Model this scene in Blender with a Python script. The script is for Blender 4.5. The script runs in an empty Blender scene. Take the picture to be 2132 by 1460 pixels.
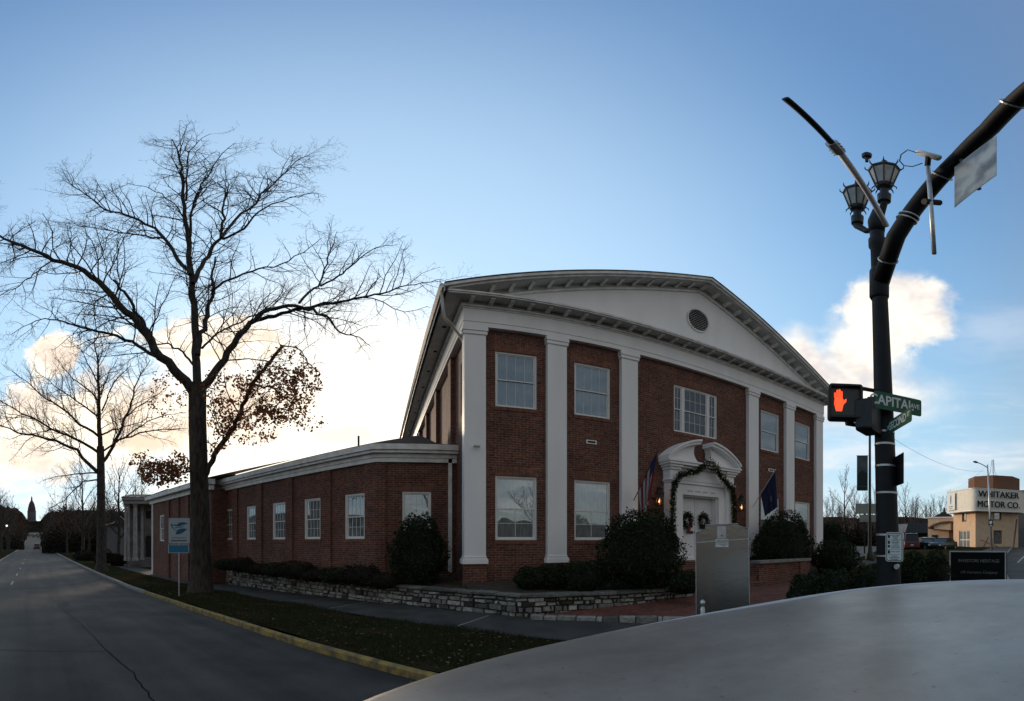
import bpy, bmesh, math, random
import numpy as np
from mathutils import Vector, Matrix
random.seed(7); rng = np.random.default_rng(7)
R = math.radians
scene = bpy.context.scene
C = scene.collection
# ---------------------------------------------------------------- measured view: an equirectangular panorama
K = R(132.5) / 2132           # radians per photo pixel
XN, YH, CZ = 784, 1127, 1.9   # column of +Y, horizon row, eye height
cd = bpy.data.cameras.new('camera'); cam = bpy.data.objects.new('camera', cd); C.objects.link(cam)
cd.type = 'PANO'; cd.panorama_type = 'EQUIRECTANGULAR'
cd.longitude_min, cd.longitude_max = -R(66.25), R(66.25)
cd.latitude_max, cd.latitude_min = YH * K, -(1460 - YH) * K
cd.clip_start = 0.01; cd.clip_end = 6000
cam.location = (0, 0, CZ); cam.rotation_euler = (R(90), 0, -(1066 - XN) * K)
scene.camera = cam
# ---------------------------------------------------------------- world: low winter sun behind cloud
SUN_AZ, SUN_EL = (560 - XN) * K, R(9.0)
SKY_STRENGTH, EXPOSURE = 0.11, 0.5
SUN_POWER, SUN_ANGLE = 1.5, R(8)
world = bpy.data.worlds.new('World'); scene.world = world; world.use_nodes = True
wn, wl = world.node_tree.nodes, world.node_tree.links
wn.clear()
wout = wn.new('ShaderNodeOutputWorld'); bg = wn.new('ShaderNodeBackground'); wl.new(bg.outputs[0], wout.inputs[0])
bg.inputs[1].default_value = SKY_STRENGTH
sky = wn.new('ShaderNodeTexSky'); sky.sky_type = 'NISHITA'; sky.sun_disc = False
sky.sun_elevation = SUN_EL; sky.sun_rotation = SUN_AZ; sky.altitude = 150; sky.air_density = 1.0; sky.dust_density = 0.6; sky.ozone_density = 2.2
tc = wn.new('ShaderNodeTexCoord')
def wmath(op, a, b=None, c=None, clamp=False):
    n = wn.new('ShaderNodeMath'); n.operation = op; n.use_clamp = clamp
    for i, v in enumerate((a, b, c)):
        if v is None: continue
        if isinstance(v, (int, float)): n.inputs[i].default_value = v
        else: wl.new(v, n.inputs[i])
    return n.outputs[0]
def wdot(v):
    n = wn.new('ShaderNodeVectorMath'); n.operation = 'DOT_PRODUCT'; wl.new(tc.outputs['Generated'], n.inputs[0]); n.inputs[1].default_value = v
    return n.outputs['Value']
def wnoise(scale, detail, stretch=1.0, dist=0.0):
    m = wn.new('ShaderNodeMapping'); wl.new(tc.outputs['Generated'], m.inputs[0]); m.inputs['Scale'].default_value = (1, 1, stretch)
    n = wn.new('ShaderNodeTexNoise'); wl.new(m.outputs[0], n.inputs['Vector']); n.inputs['Scale'].default_value = scale
    n.inputs['Detail'].default_value = detail; n.inputs['Distortion'].default_value = dist; n.inputs['Roughness'].default_value = 0.6
    return n.outputs['Fac']
def wmix(fac, a, b):
    n = wn.new('ShaderNodeMix'); n.data_type = 'RGBA'
    if isinstance(fac, (int, float)): n.inputs[0].default_value = fac
    else: wl.new(fac, n.inputs[0])
    for i, v in ((6, a), (7, b)):
        if isinstance(v, tuple): n.inputs[i].default_value = (*v, 1)
        else: wl.new(v, n.inputs[i])
    return n.outputs[2]
def smooth(v, lo, hi):
    n = wn.new('ShaderNodeMapRange'); n.interpolation_type = 'SMOOTHSTEP'; wl.new(v, n.inputs[0])
    n.inputs[1].default_value = lo; n.inputs[2].default_value = hi; n.inputs[3].default_value = 0; n.inputs[4].default_value = 1
    return n.outputs[0]
nbig = wnoise(8, 5, 1.3, 0.15); nfine = wnoise(9, 3, 1.6); nwisp = wnoise(5, 7, 5.0, 0.6)
def sky_dir(px, py):
    az, el = K * (px - XN), K * (YH - py)
    return (math.sin(az) * math.cos(el), math.cos(az) * math.cos(el), math.sin(el)), az, el
def blob(px, py, rx, ry, soft=0.35, amp=1.1, noise=None):
    d, az, el = sky_dir(px, py)
    rt = (math.cos(az), -math.sin(az), 0); up = (-math.sin(az) * math.sin(el), -math.cos(az) * math.sin(el), math.cos(el))
    u = wmath('DIVIDE', wdot(rt), rx * K * math.cos(el)); v = wmath('DIVIDE', wdot(up), ry * K)
    r = wmath('SQRT', wmath('ADD', wmath('MULTIPLY', u, u), wmath('MULTIPLY', v, v)))
    front = wmath('GREATER_THAN', wdot(d), 0.3)
    r = wmath('ADD', r, wmath('MULTIPLY', wmath('SUBTRACT', noise or nbig, 0.5), -amp * 2))
    return wmath('MULTIPLY', wmath('SUBTRACT', 1.0, smooth(r, 1 - soft, 1 + soft)), front)
# CLOUDS_START
sc0 = 1.0 / SKY_STRENGTH
def col(r, g, b): return (r * sc0, g * sc0, b * sc0)
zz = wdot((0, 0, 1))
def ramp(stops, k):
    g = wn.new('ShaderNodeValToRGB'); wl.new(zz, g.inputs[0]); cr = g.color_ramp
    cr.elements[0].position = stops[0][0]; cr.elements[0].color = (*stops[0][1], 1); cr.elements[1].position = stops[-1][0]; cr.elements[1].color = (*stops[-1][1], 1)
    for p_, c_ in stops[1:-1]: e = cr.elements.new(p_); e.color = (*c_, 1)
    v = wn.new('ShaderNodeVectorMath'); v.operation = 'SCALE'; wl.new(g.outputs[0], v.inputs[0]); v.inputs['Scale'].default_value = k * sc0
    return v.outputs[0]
front = ramp(((0, (.78, .80, .76)), (.08, (.60, .80, .90)), (.25, (.43, .70, .92)), (.45, (.30, .56, .86)), (.65, (.19, .41, .73)), (.85, (.115, .28, .57)), (.94, (.10, .245, .52)), (1, (.36, .38, .40))), .80)  # zenith, out of view, turned grey to take blue out of the skylight
back = ramp(((0, (.30, .30, .29)), (.12, (.44, .42, .39)), (.35, (.37, .375, .37)), (.7, (.27, .29, .31)), (1, (.36, .38, .40))), .80)  # unseen sky behind the camera, paled to keep the facade light neutral
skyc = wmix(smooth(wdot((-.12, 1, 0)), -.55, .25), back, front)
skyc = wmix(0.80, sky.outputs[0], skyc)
skyc = wmix(wmath('MULTIPLY', smooth(nwisp, .4, .7), wmath('MULTIPLY', smooth(wdot((0, -1, 0)), .0, .5), .5)), skyc, col(.50, .46, .43))  # pale cloud added to the unseen back sky
sd, _, _ = sky_dir(690, 985)
sdot = wdot(sd)
wide = wmath('POWER', smooth(sdot, 0.05, 1.0), 1.5)
skyc = wmix(wmath('MULTIPLY', wide, 0.55), skyc, col(0.64, 0.82, 0.95))
glow = wmath('POWER', smooth(sdot, 0.83, 1.0), 1.7)
skyc = wmix(wmath('MULTIPLY', glow, 0.9), skyc, col(1.12, 1.0, 0.82))
veil = wmath('MULTIPLY', smooth(nwisp, 0.42, 0.75), wmath('SUBTRACT', 1.0, smooth(zz, 0.05, 0.42)))
skyc = wmix(wmath('MULTIPLY', veil, 0.5), skyc, col(0.90, 0.80, 0.72))
def cloud(skyc, mask, bright, dark, k=0.95):
    shade = wmix(smooth(nfine, 0.34, 0.62), dark, bright)
    return wmix(wmath('MULTIPLY', mask, k), skyc, shade)
for b in ((1868, 655, 104, 84, .26, .85), (1800, 735, 92, 70, .45, .8), (1668, 758, 60, 66, .5, .8), (1790, 830, 130, 50, .9, .7)):
    skyc = cloud(skyc, blob(*b[:4], soft=b[4], amp=b[5]), col(.98, .88, 0.72), col(0.66, 0.58, 0.54), .84)
for b in ((112, 738, 56, 46, .18, .8), (140, 850, 210, 45, .4, 1.9), (60, 930, 280, 60, .5, 1.4), (440, 715, 140, 55, .3, 1.6), (330, 850, 220, 80, .5, 1.7)):
    skyc = cloud(skyc, blob(*b[:4], soft=b[4], amp=b[5]), col(1.10, 0.97, 0.78), col(0.80, 0.62, 0.46), 0.85)
skyc = cloud(skyc, blob(710, 908, 75, 20, .6, 0.7), col(0.90, 0.76, 0.62), col(0.70, 0.62, 0.58), 0.75)
for b in ((2100, 690, 120, 40, .9, 1.2), (2090, 930, 90, 16, .8, 1.0), (1990, 960, 170, 25, .8, 1.0)):
    skyc = cloud(skyc, blob(*b[:4], soft=b[4], amp=b[5], noise=nwisp), col(0.80, 0.76, 0.76), col(0.60, 0.63, 0.72), 0.22)
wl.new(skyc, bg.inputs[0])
# CLOUDS_END
sl = bpy.data.lights.new('sun', 'SUN'); sl.energy = SUN_POWER; sl.angle = SUN_ANGLE; sl.color = (1.0, 0.78, 0.56)
so = bpy.data.objects.new('sun', sl); C.objects.link(so)
sdv = Vector((math.sin(SUN_AZ) * math.cos(SUN_EL), math.cos(SUN_AZ) * math.cos(SUN_EL), math.sin(SUN_EL)))
so.rotation_euler = sdv.to_track_quat('Z', 'Y').to_euler(); so.location = sdv * 200
scene.view_settings.view_transform = 'Standard'; scene.view_settings.look = 'None'
scene.view_settings.exposure = EXPOSURE; scene.view_settings.gamma = 1
scene.render.engine = 'CYCLES'; scene.cycles.use_denoising = True; scene.cycles.max_bounces = 6
# ---------------------------------------------------------------- geometry of the place
def azel(px, py=YH): return K * (px - XN), K * (YH - py)
def at(px, py, d):
    a, e = azel(px, py); return Vector((d * math.sin(a), d * math.cos(a), CZ + d * math.tan(e)))
def atY(px, py, Y):
    a, e = azel(px, py); return at(px, py, Y / math.cos(a))
AZC = K * (70 - XN)
U = (math.sin(AZC), math.cos(AZC)); V = (math.cos(AZC), -math.sin(AZC))   # along the avenue, and to its right
def st(s, t): return (U[0] * s + V[0] * t, U[1] * s + V[1] * t)
def interp(x, pts): return float(np.interp(x, [p[0] for p in pts], [p[1] for p in pts]))
def sstep(x): x = min(1, max(0, x)); return x * x * (3 - 2 * x)
PS = ((-60, .3), (-10, 0), (5, 0), (9, -.05), (15, -.2), (20, -.32), (30, -.42), (50, -.52), (80, -.5), (120, -.44), (200, 1.0), (300, 5.0), (400, 8.8), (700, 22), (1500, 40))
PT = ((-60, 0), (7, 0), (13.5, .25), (27, .6), (50, .92), (200, 3), (600, 8))
def gz(x, y):
    s = x * U[0] + y * U[1]; t = x * V[0] + y * V[1]; r = math.hypot(x, y); a = math.atan2(x, y)
    k = sstep((r - 420) / 480) * (36 if a < 0.6 else 40) * (1 - .85 * math.exp(-((a - AZC) / .022) ** 2))
    return interp(s, PS) + interp(t, PT) * (1 - sstep((s - 5) / 30)) + k
# ---------------------------------------------------------------- materials
def nmat(name):
    m = bpy.data.materials.new(name); m.use_nodes = True; nt = m.node_tree
    return m, nt.nodes, nt.links, nt.nodes['Principled BSDF']
def mat(name, c, rough=.6, c2=None, scale=6, bump=0, bscale=40, metal=0, spec=.4, detail=5, coord='Object', stretch=(1, 1, 1), lo=.35, hi=.65):
    m, n, l, p = nmat(name); p.inputs['Base Color'].default_value = (*c, 1); p.inputs['Roughness'].default_value = rough
    p.inputs['Metallic'].default_value = metal; p.inputs['Specular IOR Level'].default_value = spec
    t = n.new('ShaderNodeTexCoord')
    mp = n.new('ShaderNodeMapping'); mp.inputs['Scale'].default_value = stretch; l.new(t.outputs[coord], mp.inputs[0])
    if c2:
        nz = n.new('ShaderNodeTexNoise'); nz.inputs['Scale'].default_value = scale; nz.inputs['Detail'].default_value = detail; l.new(mp.outputs[0], nz.inputs['Vector'])
        r = n.new('ShaderNodeMapRange'); l.new(nz.outputs['Fac'], r.inputs[0]); r.inputs[1].default_value = lo; r.inputs[2].default_value = hi
        mx = n.new('ShaderNodeMix'); mx.data_type = 'RGBA'; l.new(r.outputs[0], mx.inputs[0]); mx.inputs[6].default_value = (*c, 1); mx.inputs[7].default_value = (*c2, 1)
        l.new(mx.outputs[2], p.inputs['Base Color'])
    if bump:
        nb = n.new('ShaderNodeTexNoise'); nb.inputs['Scale'].default_value = bscale; nb.inputs['Detail'].default_value = 6; l.new(mp.outputs[0], nb.inputs['Vector'])
        b = n.new('ShaderNodeBump'); b.inputs['Strength'].default_value = bump; b.inputs['Distance'].default_value = .02; l.new(nb.outputs['Fac'], b.inputs['Height']); l.new(b.outputs[0], p.inputs['Normal'])
    return m
def brick_mat(name, c1, c2, mortar, row=.0677, width=.2032, offset=.5, ms=.012, rough=.85):
    m, n, l, p = nmat(name); p.inputs['Roughness'].default_value = rough
    t = n.new('ShaderNodeTexCoord'); br = n.new('ShaderNodeTexBrick'); l.new(t.outputs['UV'], br.inputs['Vector'])
    br.inputs['Color1'].default_value = (*c1, 1); br.inputs['Color2'].default_value = (*c2, 1); br.inputs['Mortar'].default_value = (*mortar, 1)
    br.inputs['Scale'].default_value = 1; br.inputs['Mortar Size'].default_value = ms / 2; br.inputs['Mortar Smooth'].default_value = .15
    br.inputs['Brick Width'].default_value = width; br.inputs['Row Height'].default_value = row; br.offset = offset
    nz = n.new('ShaderNodeTexNoise'); nz.inputs['Scale'].default_value = 1.3; nz.inputs['Detail'].default_value = 8; l.new(t.outputs['UV'], nz.inputs['Vector'])
    r = n.new('ShaderNodeMapRange'); l.new(nz.outputs['Fac'], r.inputs[0]); r.inputs[1].default_value = .3; r.inputs[2].default_value = .7; r.inputs[3].default_value = .72; r.inputs[4].default_value = 1.2
    nz2 = n.new('ShaderNodeTexNoise'); nz2.inputs['Scale'].default_value = 9; nz2.inputs['Detail'].default_value = 4; l.new(t.outputs['UV'], nz2.inputs['Vector'])
    r2 = n.new('ShaderNodeMapRange'); l.new(nz2.outputs['Fac'], r2.inputs[0]); r2.inputs[1].default_value = .3; r2.inputs[2].default_value = .7; r2.inputs[3].default_value = .62; r2.inputs[4].default_value = 1.35
    mm = n.new('ShaderNodeMath'); mm.operation = 'MULTIPLY'; l.new(r.outputs[0], mm.inputs[0]); l.new(r2.outputs[0], mm.inputs[1])
    v = n.new('ShaderNodeVectorMath'); v.operation = 'SCALE'; l.new(br.outputs['Color'], v.inputs[0]); l.new(mm.outputs[0], v.inputs['Scale']); l.new(v.outputs[0], p.inputs['Base Color'])
    b = n.new('ShaderNodeBump'); b.inputs['Strength'].default_value = .5; b.inputs['Distance'].default_value = .006; b.invert = True; l.new(br.outputs['Fac'], b.inputs['Height']); l.new(b.outputs[0], p.inputs['Normal'])
    return m
def island_mat(name, cols, rough=.8, bump=.5, bscale=14):
    m, n, l, p = nmat(name); p.inputs['Roughness'].default_value = rough; p.inputs['Specular IOR Level'].default_value = .15
    g = n.new('ShaderNodeNewGeometry'); r = n.new('ShaderNodeValToRGB'); r.color_ramp.interpolation = 'LINEAR'
    l.new(g.outputs['Random Per Island'], r.inputs[0])
    for i, c in enumerate(cols):
        e = r.color_ramp.elements[i] if i < 2 else r.color_ramp.elements.new(.5)
        e.position = i / (len(cols) - 1) if i != 1 or len(cols) == 2 else i / (len(cols) - 1)
        e.color = (*c, 1)
    t = n.new('ShaderNodeTexCoord'); nz = n.new('ShaderNodeTexNoise'); nz.inputs['Scale'].default_value = bscale; nz.inputs['Detail'].default_value = 6; l.new(t.outputs['Object'], nz.inputs['Vector'])
    mr = n.new('ShaderNodeMapRange'); l.new(nz.outputs['Fac'], mr.inputs[0]); mr.inputs[1].default_value = .3; mr.inputs[2].default_value = .7; mr.inputs[3].default_value = .6; mr.inputs[4].default_value = 1.2
    v = n.new('ShaderNodeVectorMath'); v.operation = 'SCALE'; l.new(r.outputs[0], v.inputs[0]); l.new(mr.outputs[0], v.inputs['Scale']); l.new(v.outputs[0], p.inputs['Base Color'])
    if bump:
        b = n.new('ShaderNodeBump'); b.inputs['Strength'].default_value = bump; b.inputs['Distance'].default_value = .03; l.new(nz.outputs['Fac'], b.inputs['Height']); l.new(b.outputs[0], p.inputs['Normal'])
    return m
def glass_mat(name, inner, inner2, refl=.30, vert=True, tint=(.74, .86, .98)):
    # window pane: sky reflection over a pale blind hanging behind the glass
    m, n, l, p = nmat(name); out = n['Material Output']
    t = n.new('ShaderNodeTexCoord'); mp = n.new('ShaderNodeMapping'); mp.inputs['Scale'].default_value = (9, 1.2, 1) if vert else (1, 8, 1); l.new(t.outputs['UV'], mp.inputs[0])
    nz = n.new('ShaderNodeTexNoise'); nz.inputs['Scale'].default_value = 2.2; nz.inputs['Detail'].default_value = 3; l.new(mp.outputs[0], nz.inputs['Vector'])
    mr = n.new('ShaderNodeMapRange'); l.new(nz.outputs['Fac'], mr.inputs[0]); mr.inputs[1].default_value = .35; mr.inputs[2].default_value = .65
    mx = n.new('ShaderNodeMix'); mx.data_type = 'RGBA'; l.new(mr.outputs[0], mx.inputs[0]); mx.inputs[6].default_value = (*inner, 1); mx.inputs[7].default_value = (*inner2, 1)
    l.new(mx.outputs[2], p.inputs['Base Color']); p.inputs['Roughness'].default_value = .5
    gl = n.new('ShaderNodeBsdfGlossy'); gl.inputs['Roughness'].default_value = .012; gl.inputs['Color'].default_value = (*tint, 1)
    nb = n.new('ShaderNodeTexNoise'); nb.inputs['Scale'].default_value = 1.1; nb.inputs['Detail'].default_value = 1; l.new(t.outputs['UV'], nb.inputs['Vector'])
    b = n.new('ShaderNodeBump'); b.inputs['Strength'].default_value = .12; b.inputs['Distance'].default_value = .05; l.new(nb.outputs['Fac'], b.inputs['Height']); l.new(b.outputs[0], gl.inputs['Normal'])
    lw = n.new('ShaderNodeLayerWeight'); lw.inputs[0].default_value = .35
    ad = n.new('ShaderNodeMath'); ad.operation = 'ADD'; ad.use_clamp = True; l.new(lw.outputs['Fresnel'], ad.inputs[0]); ad.inputs[1].default_value = refl
    ms = n.new('ShaderNodeMixShader'); l.new(ad.outputs[0], ms.inputs[0]); l.new(p.outputs[0], ms.inputs[1]); l.new(gl.outputs[0], ms.inputs[2]); l.new(ms.outputs[0], out.inputs[0])
    return m
def emit(name, c, s):
    m, n, l, p = nmat(name); p.inputs['Base Color'].default_value = (*c, 1); p.inputs['Emission Color'].default_value = (*c, 1); p.inputs['Emission Strength'].default_value = s
    return m
M = {}
M['brick'] = brick_mat('red_brick', (.082, .027, .017), (.152, .052, .030), (.19, .14, .112))
M['soldier'] = brick_mat('soldier_brick', (.14, .050, .030), (.19, .070, .040), (.17, .12, .095), row=.22, width=.0677, offset=0)
M['paver'] = brick_mat('brick_paving', (.12, .035, .02), (.17, .055, .03), (.10, .06, .045), row=.1, width=.2)
M['white'] = mat('white_paint', (.86, .86, .86), .45, (.76, .76, .755), 1.4, .08, 30, stretch=(1, 1, .25), lo=.3, hi=.7)
M['trim'] = mat('weathered_white_trim', (.80, .80, .785), .55, (.60, .59, .56), 3.5, .12, 25)
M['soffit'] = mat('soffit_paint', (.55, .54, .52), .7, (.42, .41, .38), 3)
M['vinyl'] = mat('white_window_frame', (.72, .72, .70), .35)
M['roof'] = mat('dark_shingle', (.045, .042, .042), .9, (.07, .062, .06), 14, .5, 60)
M['roof2'] = mat('brown_shingle', (.085, .062, .05), .9, (.05, .04, .035), 12, .5, 60)
M['glass'] = glass_mat('window_glass', (.10, .12, .125), (.20, .225, .22), .20)
M['bars'] = mat('glazing_bar_behind_glass', (.68, .70, .72), .5)
M['glassup'] = glass_mat('window_glass_upper', (.03, .05, .062), (.065, .095, .11), .14, tint=(.55, .72, .88))
M['glass2'] = glass_mat('window_glass_clear', (.008, .012, .016), (.035, .045, .05), .05, tint=(.30, .42, .55))
M['carglass'] = mat('car_window_glass', (.012, .014, .016), .22, spec=.35)
M['glass3'] = glass_mat('window_glass_wing', (.02, .02, .02), (.22, .23, .21), .12)
M['dark'] = mat('black_iron', (.007, .008, .010), .5, (.012, .013, .015), 8, .1, 30)
M['polegreen'] = mat('dark_painted_steel', (.006, .008, .010), .6, (.011, .012, .014), 5, .05, 20, spec=.25)
M['steel'] = mat('galvanised_steel', (.52, .54, .56), .38, (.38, .40, .42), 9, metal=.7)
M['alu'] = mat('brushed_aluminium', (.30, .29, .27), .25, (.19, .185, .175), .9, .04, 40, metal=1, stretch=(.3, .3, 1.2))
M['louver'] = mat('vent_dark', (.02, .02, .022), .9)
M['door'] = mat('door_paint', (.74, .74, .76), .4)
M['concrete'] = mat('concrete', (.24, .24, .225), .85, (.16, .16, .15), 5, .4, 50)
M['slab'] = mat('sidewalk_concrete', (.062, .060, .055), .9, (.034, .034, .031), 1.6, .35, 60)
M['joint'] = mat('pale_joint', (.30, .30, .28), .9, (.2, .2, .19), 8)
M['kerb'] = mat('yellow_kerb_paint', (.34, .235, .06), .85, (.13, .10, .055), 6, .7, 22, lo=.36, hi=.62)
def asphalt_mat():
    m, n, l, p = nmat('asphalt'); p.inputs['Roughness'].default_value = .8; p.inputs['Specular IOR Level'].default_value = .28
    t = n.new('ShaderNodeTexCoord')
    def nz(scale, det, stretch=(1, 1, 1), rot=0, lo=.35, hi=.65, a=0, b=1):
        mp = n.new('ShaderNodeMapping'); mp.vector_type = 'TEXTURE' if False else 'POINT'; mp.inputs['Scale'].default_value = stretch; mp.inputs['Rotation'].default_value = (0, 0, 0)
        r0 = n.new('ShaderNodeMapping'); r0.inputs['Rotation'].default_value = (0, 0, rot); l.new(t.outputs['Object'], r0.inputs[0]); l.new(r0.outputs[0], mp.inputs[0])
        x = n.new('ShaderNodeTexNoise'); x.inputs['Scale'].default_value = scale; x.inputs['Detail'].default_value = det; l.new(mp.outputs[0], x.inputs['Vector'])
        r = n.new('ShaderNodeMapRange'); l.new(x.outputs['Fac'], r.inputs[0]); r.inputs[1].default_value = lo; r.inputs[2].default_value = hi; r.inputs[3].default_value = a; r.inputs[4].default_value = b
        return r.outputs[0], x.outputs['Fac']
    big, _ = nz(.7, 9, a=.66, b=1.32); streak, _ = nz(1.0, 6, (1.5, .06, 1), AZC, a=.70, b=1.40); fine, ff = nz(55, 4, lo=.3, hi=.7, a=.70, b=1.35)
    v = None
    for q in (big, streak, fine):
        if v is None: v = q; continue
        mm = n.new('ShaderNodeMath'); mm.operation = 'MULTIPLY'; l.new(v, mm.inputs[0]); l.new(q, mm.inputs[1]); v = mm.outputs[0]
    sc = n.new('ShaderNodeVectorMath'); sc.operation = 'SCALE'; sc.inputs[0].default_value = (.040, .037, .033); l.new(v, sc.inputs['Scale']); l.new(sc.outputs[0], p.inputs['Base Color'])
    b = n.new('ShaderNodeBump'); b.inputs['Strength'].default_value = .5; b.inputs['Distance'].default_value = .01; l.new(ff, b.inputs['Height']); l.new(b.outputs[0], p.inputs['Normal'])
    return m
M['asphalt'] = asphalt_mat()
M['seam'] = mat('tar_seam', (.013, .013, .013), .95, spec=.05)
M['patch'] = mat('asphalt_patch', (.060, .057, .053), .85, (.045, .043, .040), 3.5, .3, 70, spec=.2)
M['paint'] = mat('worn_road_paint', (.48, .48, .46), .8, (.14, .14, .135), 7, lo=.4, hi=.6)
M['grass'] = mat('lawn', (.018, .026, .009), 1, (.046, .032, .018), .9, .8, 40, spec=0, detail=8, lo=.35, hi=.62)
M['blade'] = island_mat('grass_blades', ((.018, .028, .009), (.042, .046, .016), (.032, .036, .013)), .8, 0)
M['litter'] = island_mat('fallen_leaves', ((.06, .034, .016), (.24, .18, .11), (.10, .06, .03)), .8, 0)
M['earth'] = mat('bare_earth', (.035, .026, .018), .95, (.05, .04, .024), 5, .8, 30)
M['far'] = mat('wooded_hillside', (.012, .010, .008), 1, (.026, .020, .015), .02, 0, spec=0, coord='Object', detail=12)
M['bark'] = mat('bark', (.062, .053, .044), .95, (.022, .018, .016), 9, 1.0, 14, stretch=(1, 1, .3))
M['twig'] = mat('twig', (.040, .028, .024), .9)
M['oakleaf'] = island_mat('brown_oak_leaves', ((.07, .028, .013), (.17, .08, .034), (.11, .045, .02)), .7, 0)
n_ = M['oakleaf'].node_tree.nodes; l_ = M['oakleaf'].node_tree.links; tr_ = n_.new('ShaderNodeBsdfTranslucent'); tr_.inputs[0].default_value = (.20, .075, .028, 1); mx_ = n_.new('ShaderNodeMixShader'); mx_.inputs[0].default_value = .45
l_.new(n_['Principled BSDF'].outputs[0], mx_.inputs[1]); l_.new(tr_.outputs[0], mx_.inputs[2]); l_.new(mx_.outputs[0], n_['Material Output'].inputs[0])
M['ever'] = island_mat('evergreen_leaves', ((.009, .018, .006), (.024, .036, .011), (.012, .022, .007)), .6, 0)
M['garland'] = island_mat('garland_leaves', ((.010, .018, .007), (.045, .045, .014), (.016, .024, .009)), .55, 0)
M['hedge'] = island_mat('brown_hedge', ((.012, .010, .007), (.032, .020, .013), (.016, .018, .009)), .8, 0)
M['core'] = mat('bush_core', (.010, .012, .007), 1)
M['stone'] = island_mat('wall_stone', ((.045, .044, .035), (.42, .41, .38), (.17, .165, .14)), .85, .9, 12)
M['coping'] = island_mat('coping_stone', ((.09, .09, .08), (.20, .20, .18), (.14, .135, .12)), .9, .8, 12)
M['mortar'] = mat('dark_joint', (.035, .033, .029), 1)
def carroof_mat():
    m, n, l, p = nmat('dusty_grey_car_paint'); t = n.new('ShaderNodeTexCoord')
    def nz(scale, det, lo, hi, a, b, st_=(1, 1, 1)):
        mp = n.new('ShaderNodeMapping'); mp.inputs['Scale'].default_value = st_; l.new(t.outputs['Object'], mp.inputs[0])
        x = n.new('ShaderNodeTexNoise'); x.inputs['Scale'].default_value = scale; x.inputs['Detail'].default_value = det; x.inputs['Roughness'].default_value = .62; l.new(mp.outputs[0], x.inputs['Vector'])
        r = n.new('ShaderNodeMapRange'); l.new(x.outputs['Fac'], r.inputs[0]); r.inputs[1].default_value = lo; r.inputs[2].default_value = hi; r.inputs[3].default_value = a; r.inputs[4].default_value = b; return r.outputs[0], x.outputs['Fac']
    a, _ = nz(2.0, 10, .32, .68, .74, 1.34, (1, 1.8, 1)); b, _ = nz(30, 6, .3, .7, .90, 1.10); c, _ = nz(70, 2, .66, .74, 1.0, .6); w, _ = nz(1.6, 8, .35, .65, .36, .52)
    v = a
    for q in (b, c):
        mm = n.new('ShaderNodeMath'); mm.operation = 'MULTIPLY'; l.new(v, mm.inputs[0]); l.new(q, mm.inputs[1]); v = mm.outputs[0]
    sc = n.new('ShaderNodeVectorMath'); sc.operation = 'SCALE'; sc.inputs[0].default_value = (.20, .18, .16); l.new(v, sc.inputs['Scale']); l.new(sc.outputs[0], p.inputs['Base Color']); l.new(w, p.inputs['Roughness'])
    p.inputs['Metallic'].default_value = .25
    _, bf = nz(130, 3, 0, 1, 0, 1); bp_ = n.new('ShaderNodeBump'); bp_.inputs['Strength'].default_value = .12; bp_.inputs['Distance'].default_value = .002; l.new(bf, bp_.inputs['Height']); l.new(bp_.outputs[0], p.inputs['Normal'])
    return m
M['carroof'] = carroof_mat()
M['cartrim'] = mat('pale_roof_trim', (.42, .44, .47), .35)
M['tyre'] = mat('tyre_rubber', (.012, .012, .012), .9)
M['green'] = mat('green_sign_face', (.003, .10, .05), .5, (.003, .085, .042), 3)
M['letter'] = mat('sign_letter_white', (.62, .66, .64), .5)
M['panel'] = mat('pale_blue_sign_panel', (.30, .37, .40), .5)
M['column'] = mat('dull_column_paint', (.36, .36, .36), .7, (.26, .26, .26), 4)
M['black'] = mat('black_letter', (.012, .012, .014), .6)
M['hand'] = emit('orange_signal_hand', (1.0, .085, .02), .95)
M['screen'] = mat('dark_signal_lens', (.03, .036, .036), .3)
M['lampglass'] = mat('lantern_glass', (.42, .42, .40), .35, (.30, .30, .29), 6)
M['bulb'] = emit('warm_bulb', (1.0, .40, .12), 2.5)
M['peach'] = mat('peach_stucco', (.66, .46, .30), .85, (.58, .40, .26), 2, .1, 30)
M['band'] = mat('cream_sign_band', (.78, .72, .60), .6, (.70, .64, .53), 2)
M['brown'] = mat('brown_siding', (.16, .075, .04), .85, (.12, .055, .03), 4)
def thing(name, label, cat, loc=(0, 0, 0), rotz=0, group=None):
    o = bpy.data.objects.new(name, None); C.objects.link(o); o.empty_display_size = .3
    o.location = loc; o.rotation_euler = (0, 0, rotz); o['label'] = label; o['category'] = cat
    if group: o['group'] = group
    return o
def tag(o, label, cat, group=None):
    o['label'] = label; o['category'] = cat
    if group: o['group'] = group
    return o
class Fr:
    """frame of a wall: u to the right as seen from outside, out towards the viewer, z up"""
    def __init__(s, o, r, n): s.o, s.r, s.n = o, r, n
    def p(s, u, out, z): return (s.o[0] + s.r[0] * u + s.n[0] * out, s.o[1] + s.r[1] * u + s.n[1] * out, z)
    def u_of(s, px, out=0):
        a = K * (px - XN); d = (math.sin(a), math.cos(a)); ox, oy = s.o[0] + s.n[0] * out, s.o[1] + s.n[1] * out
        # ray d*k = o + r*u
        det = d[0] * -s.r[1] + s.r[0] * d[1]
        k = (ox * -s.r[1] + s.r[0] * oy) / det
        return (d[0] * k - ox) * s.r[0] + (d[1] * k - oy) * s.r[1]
WF = Fr((0, 0), (1, 0), (0, 1))
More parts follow.
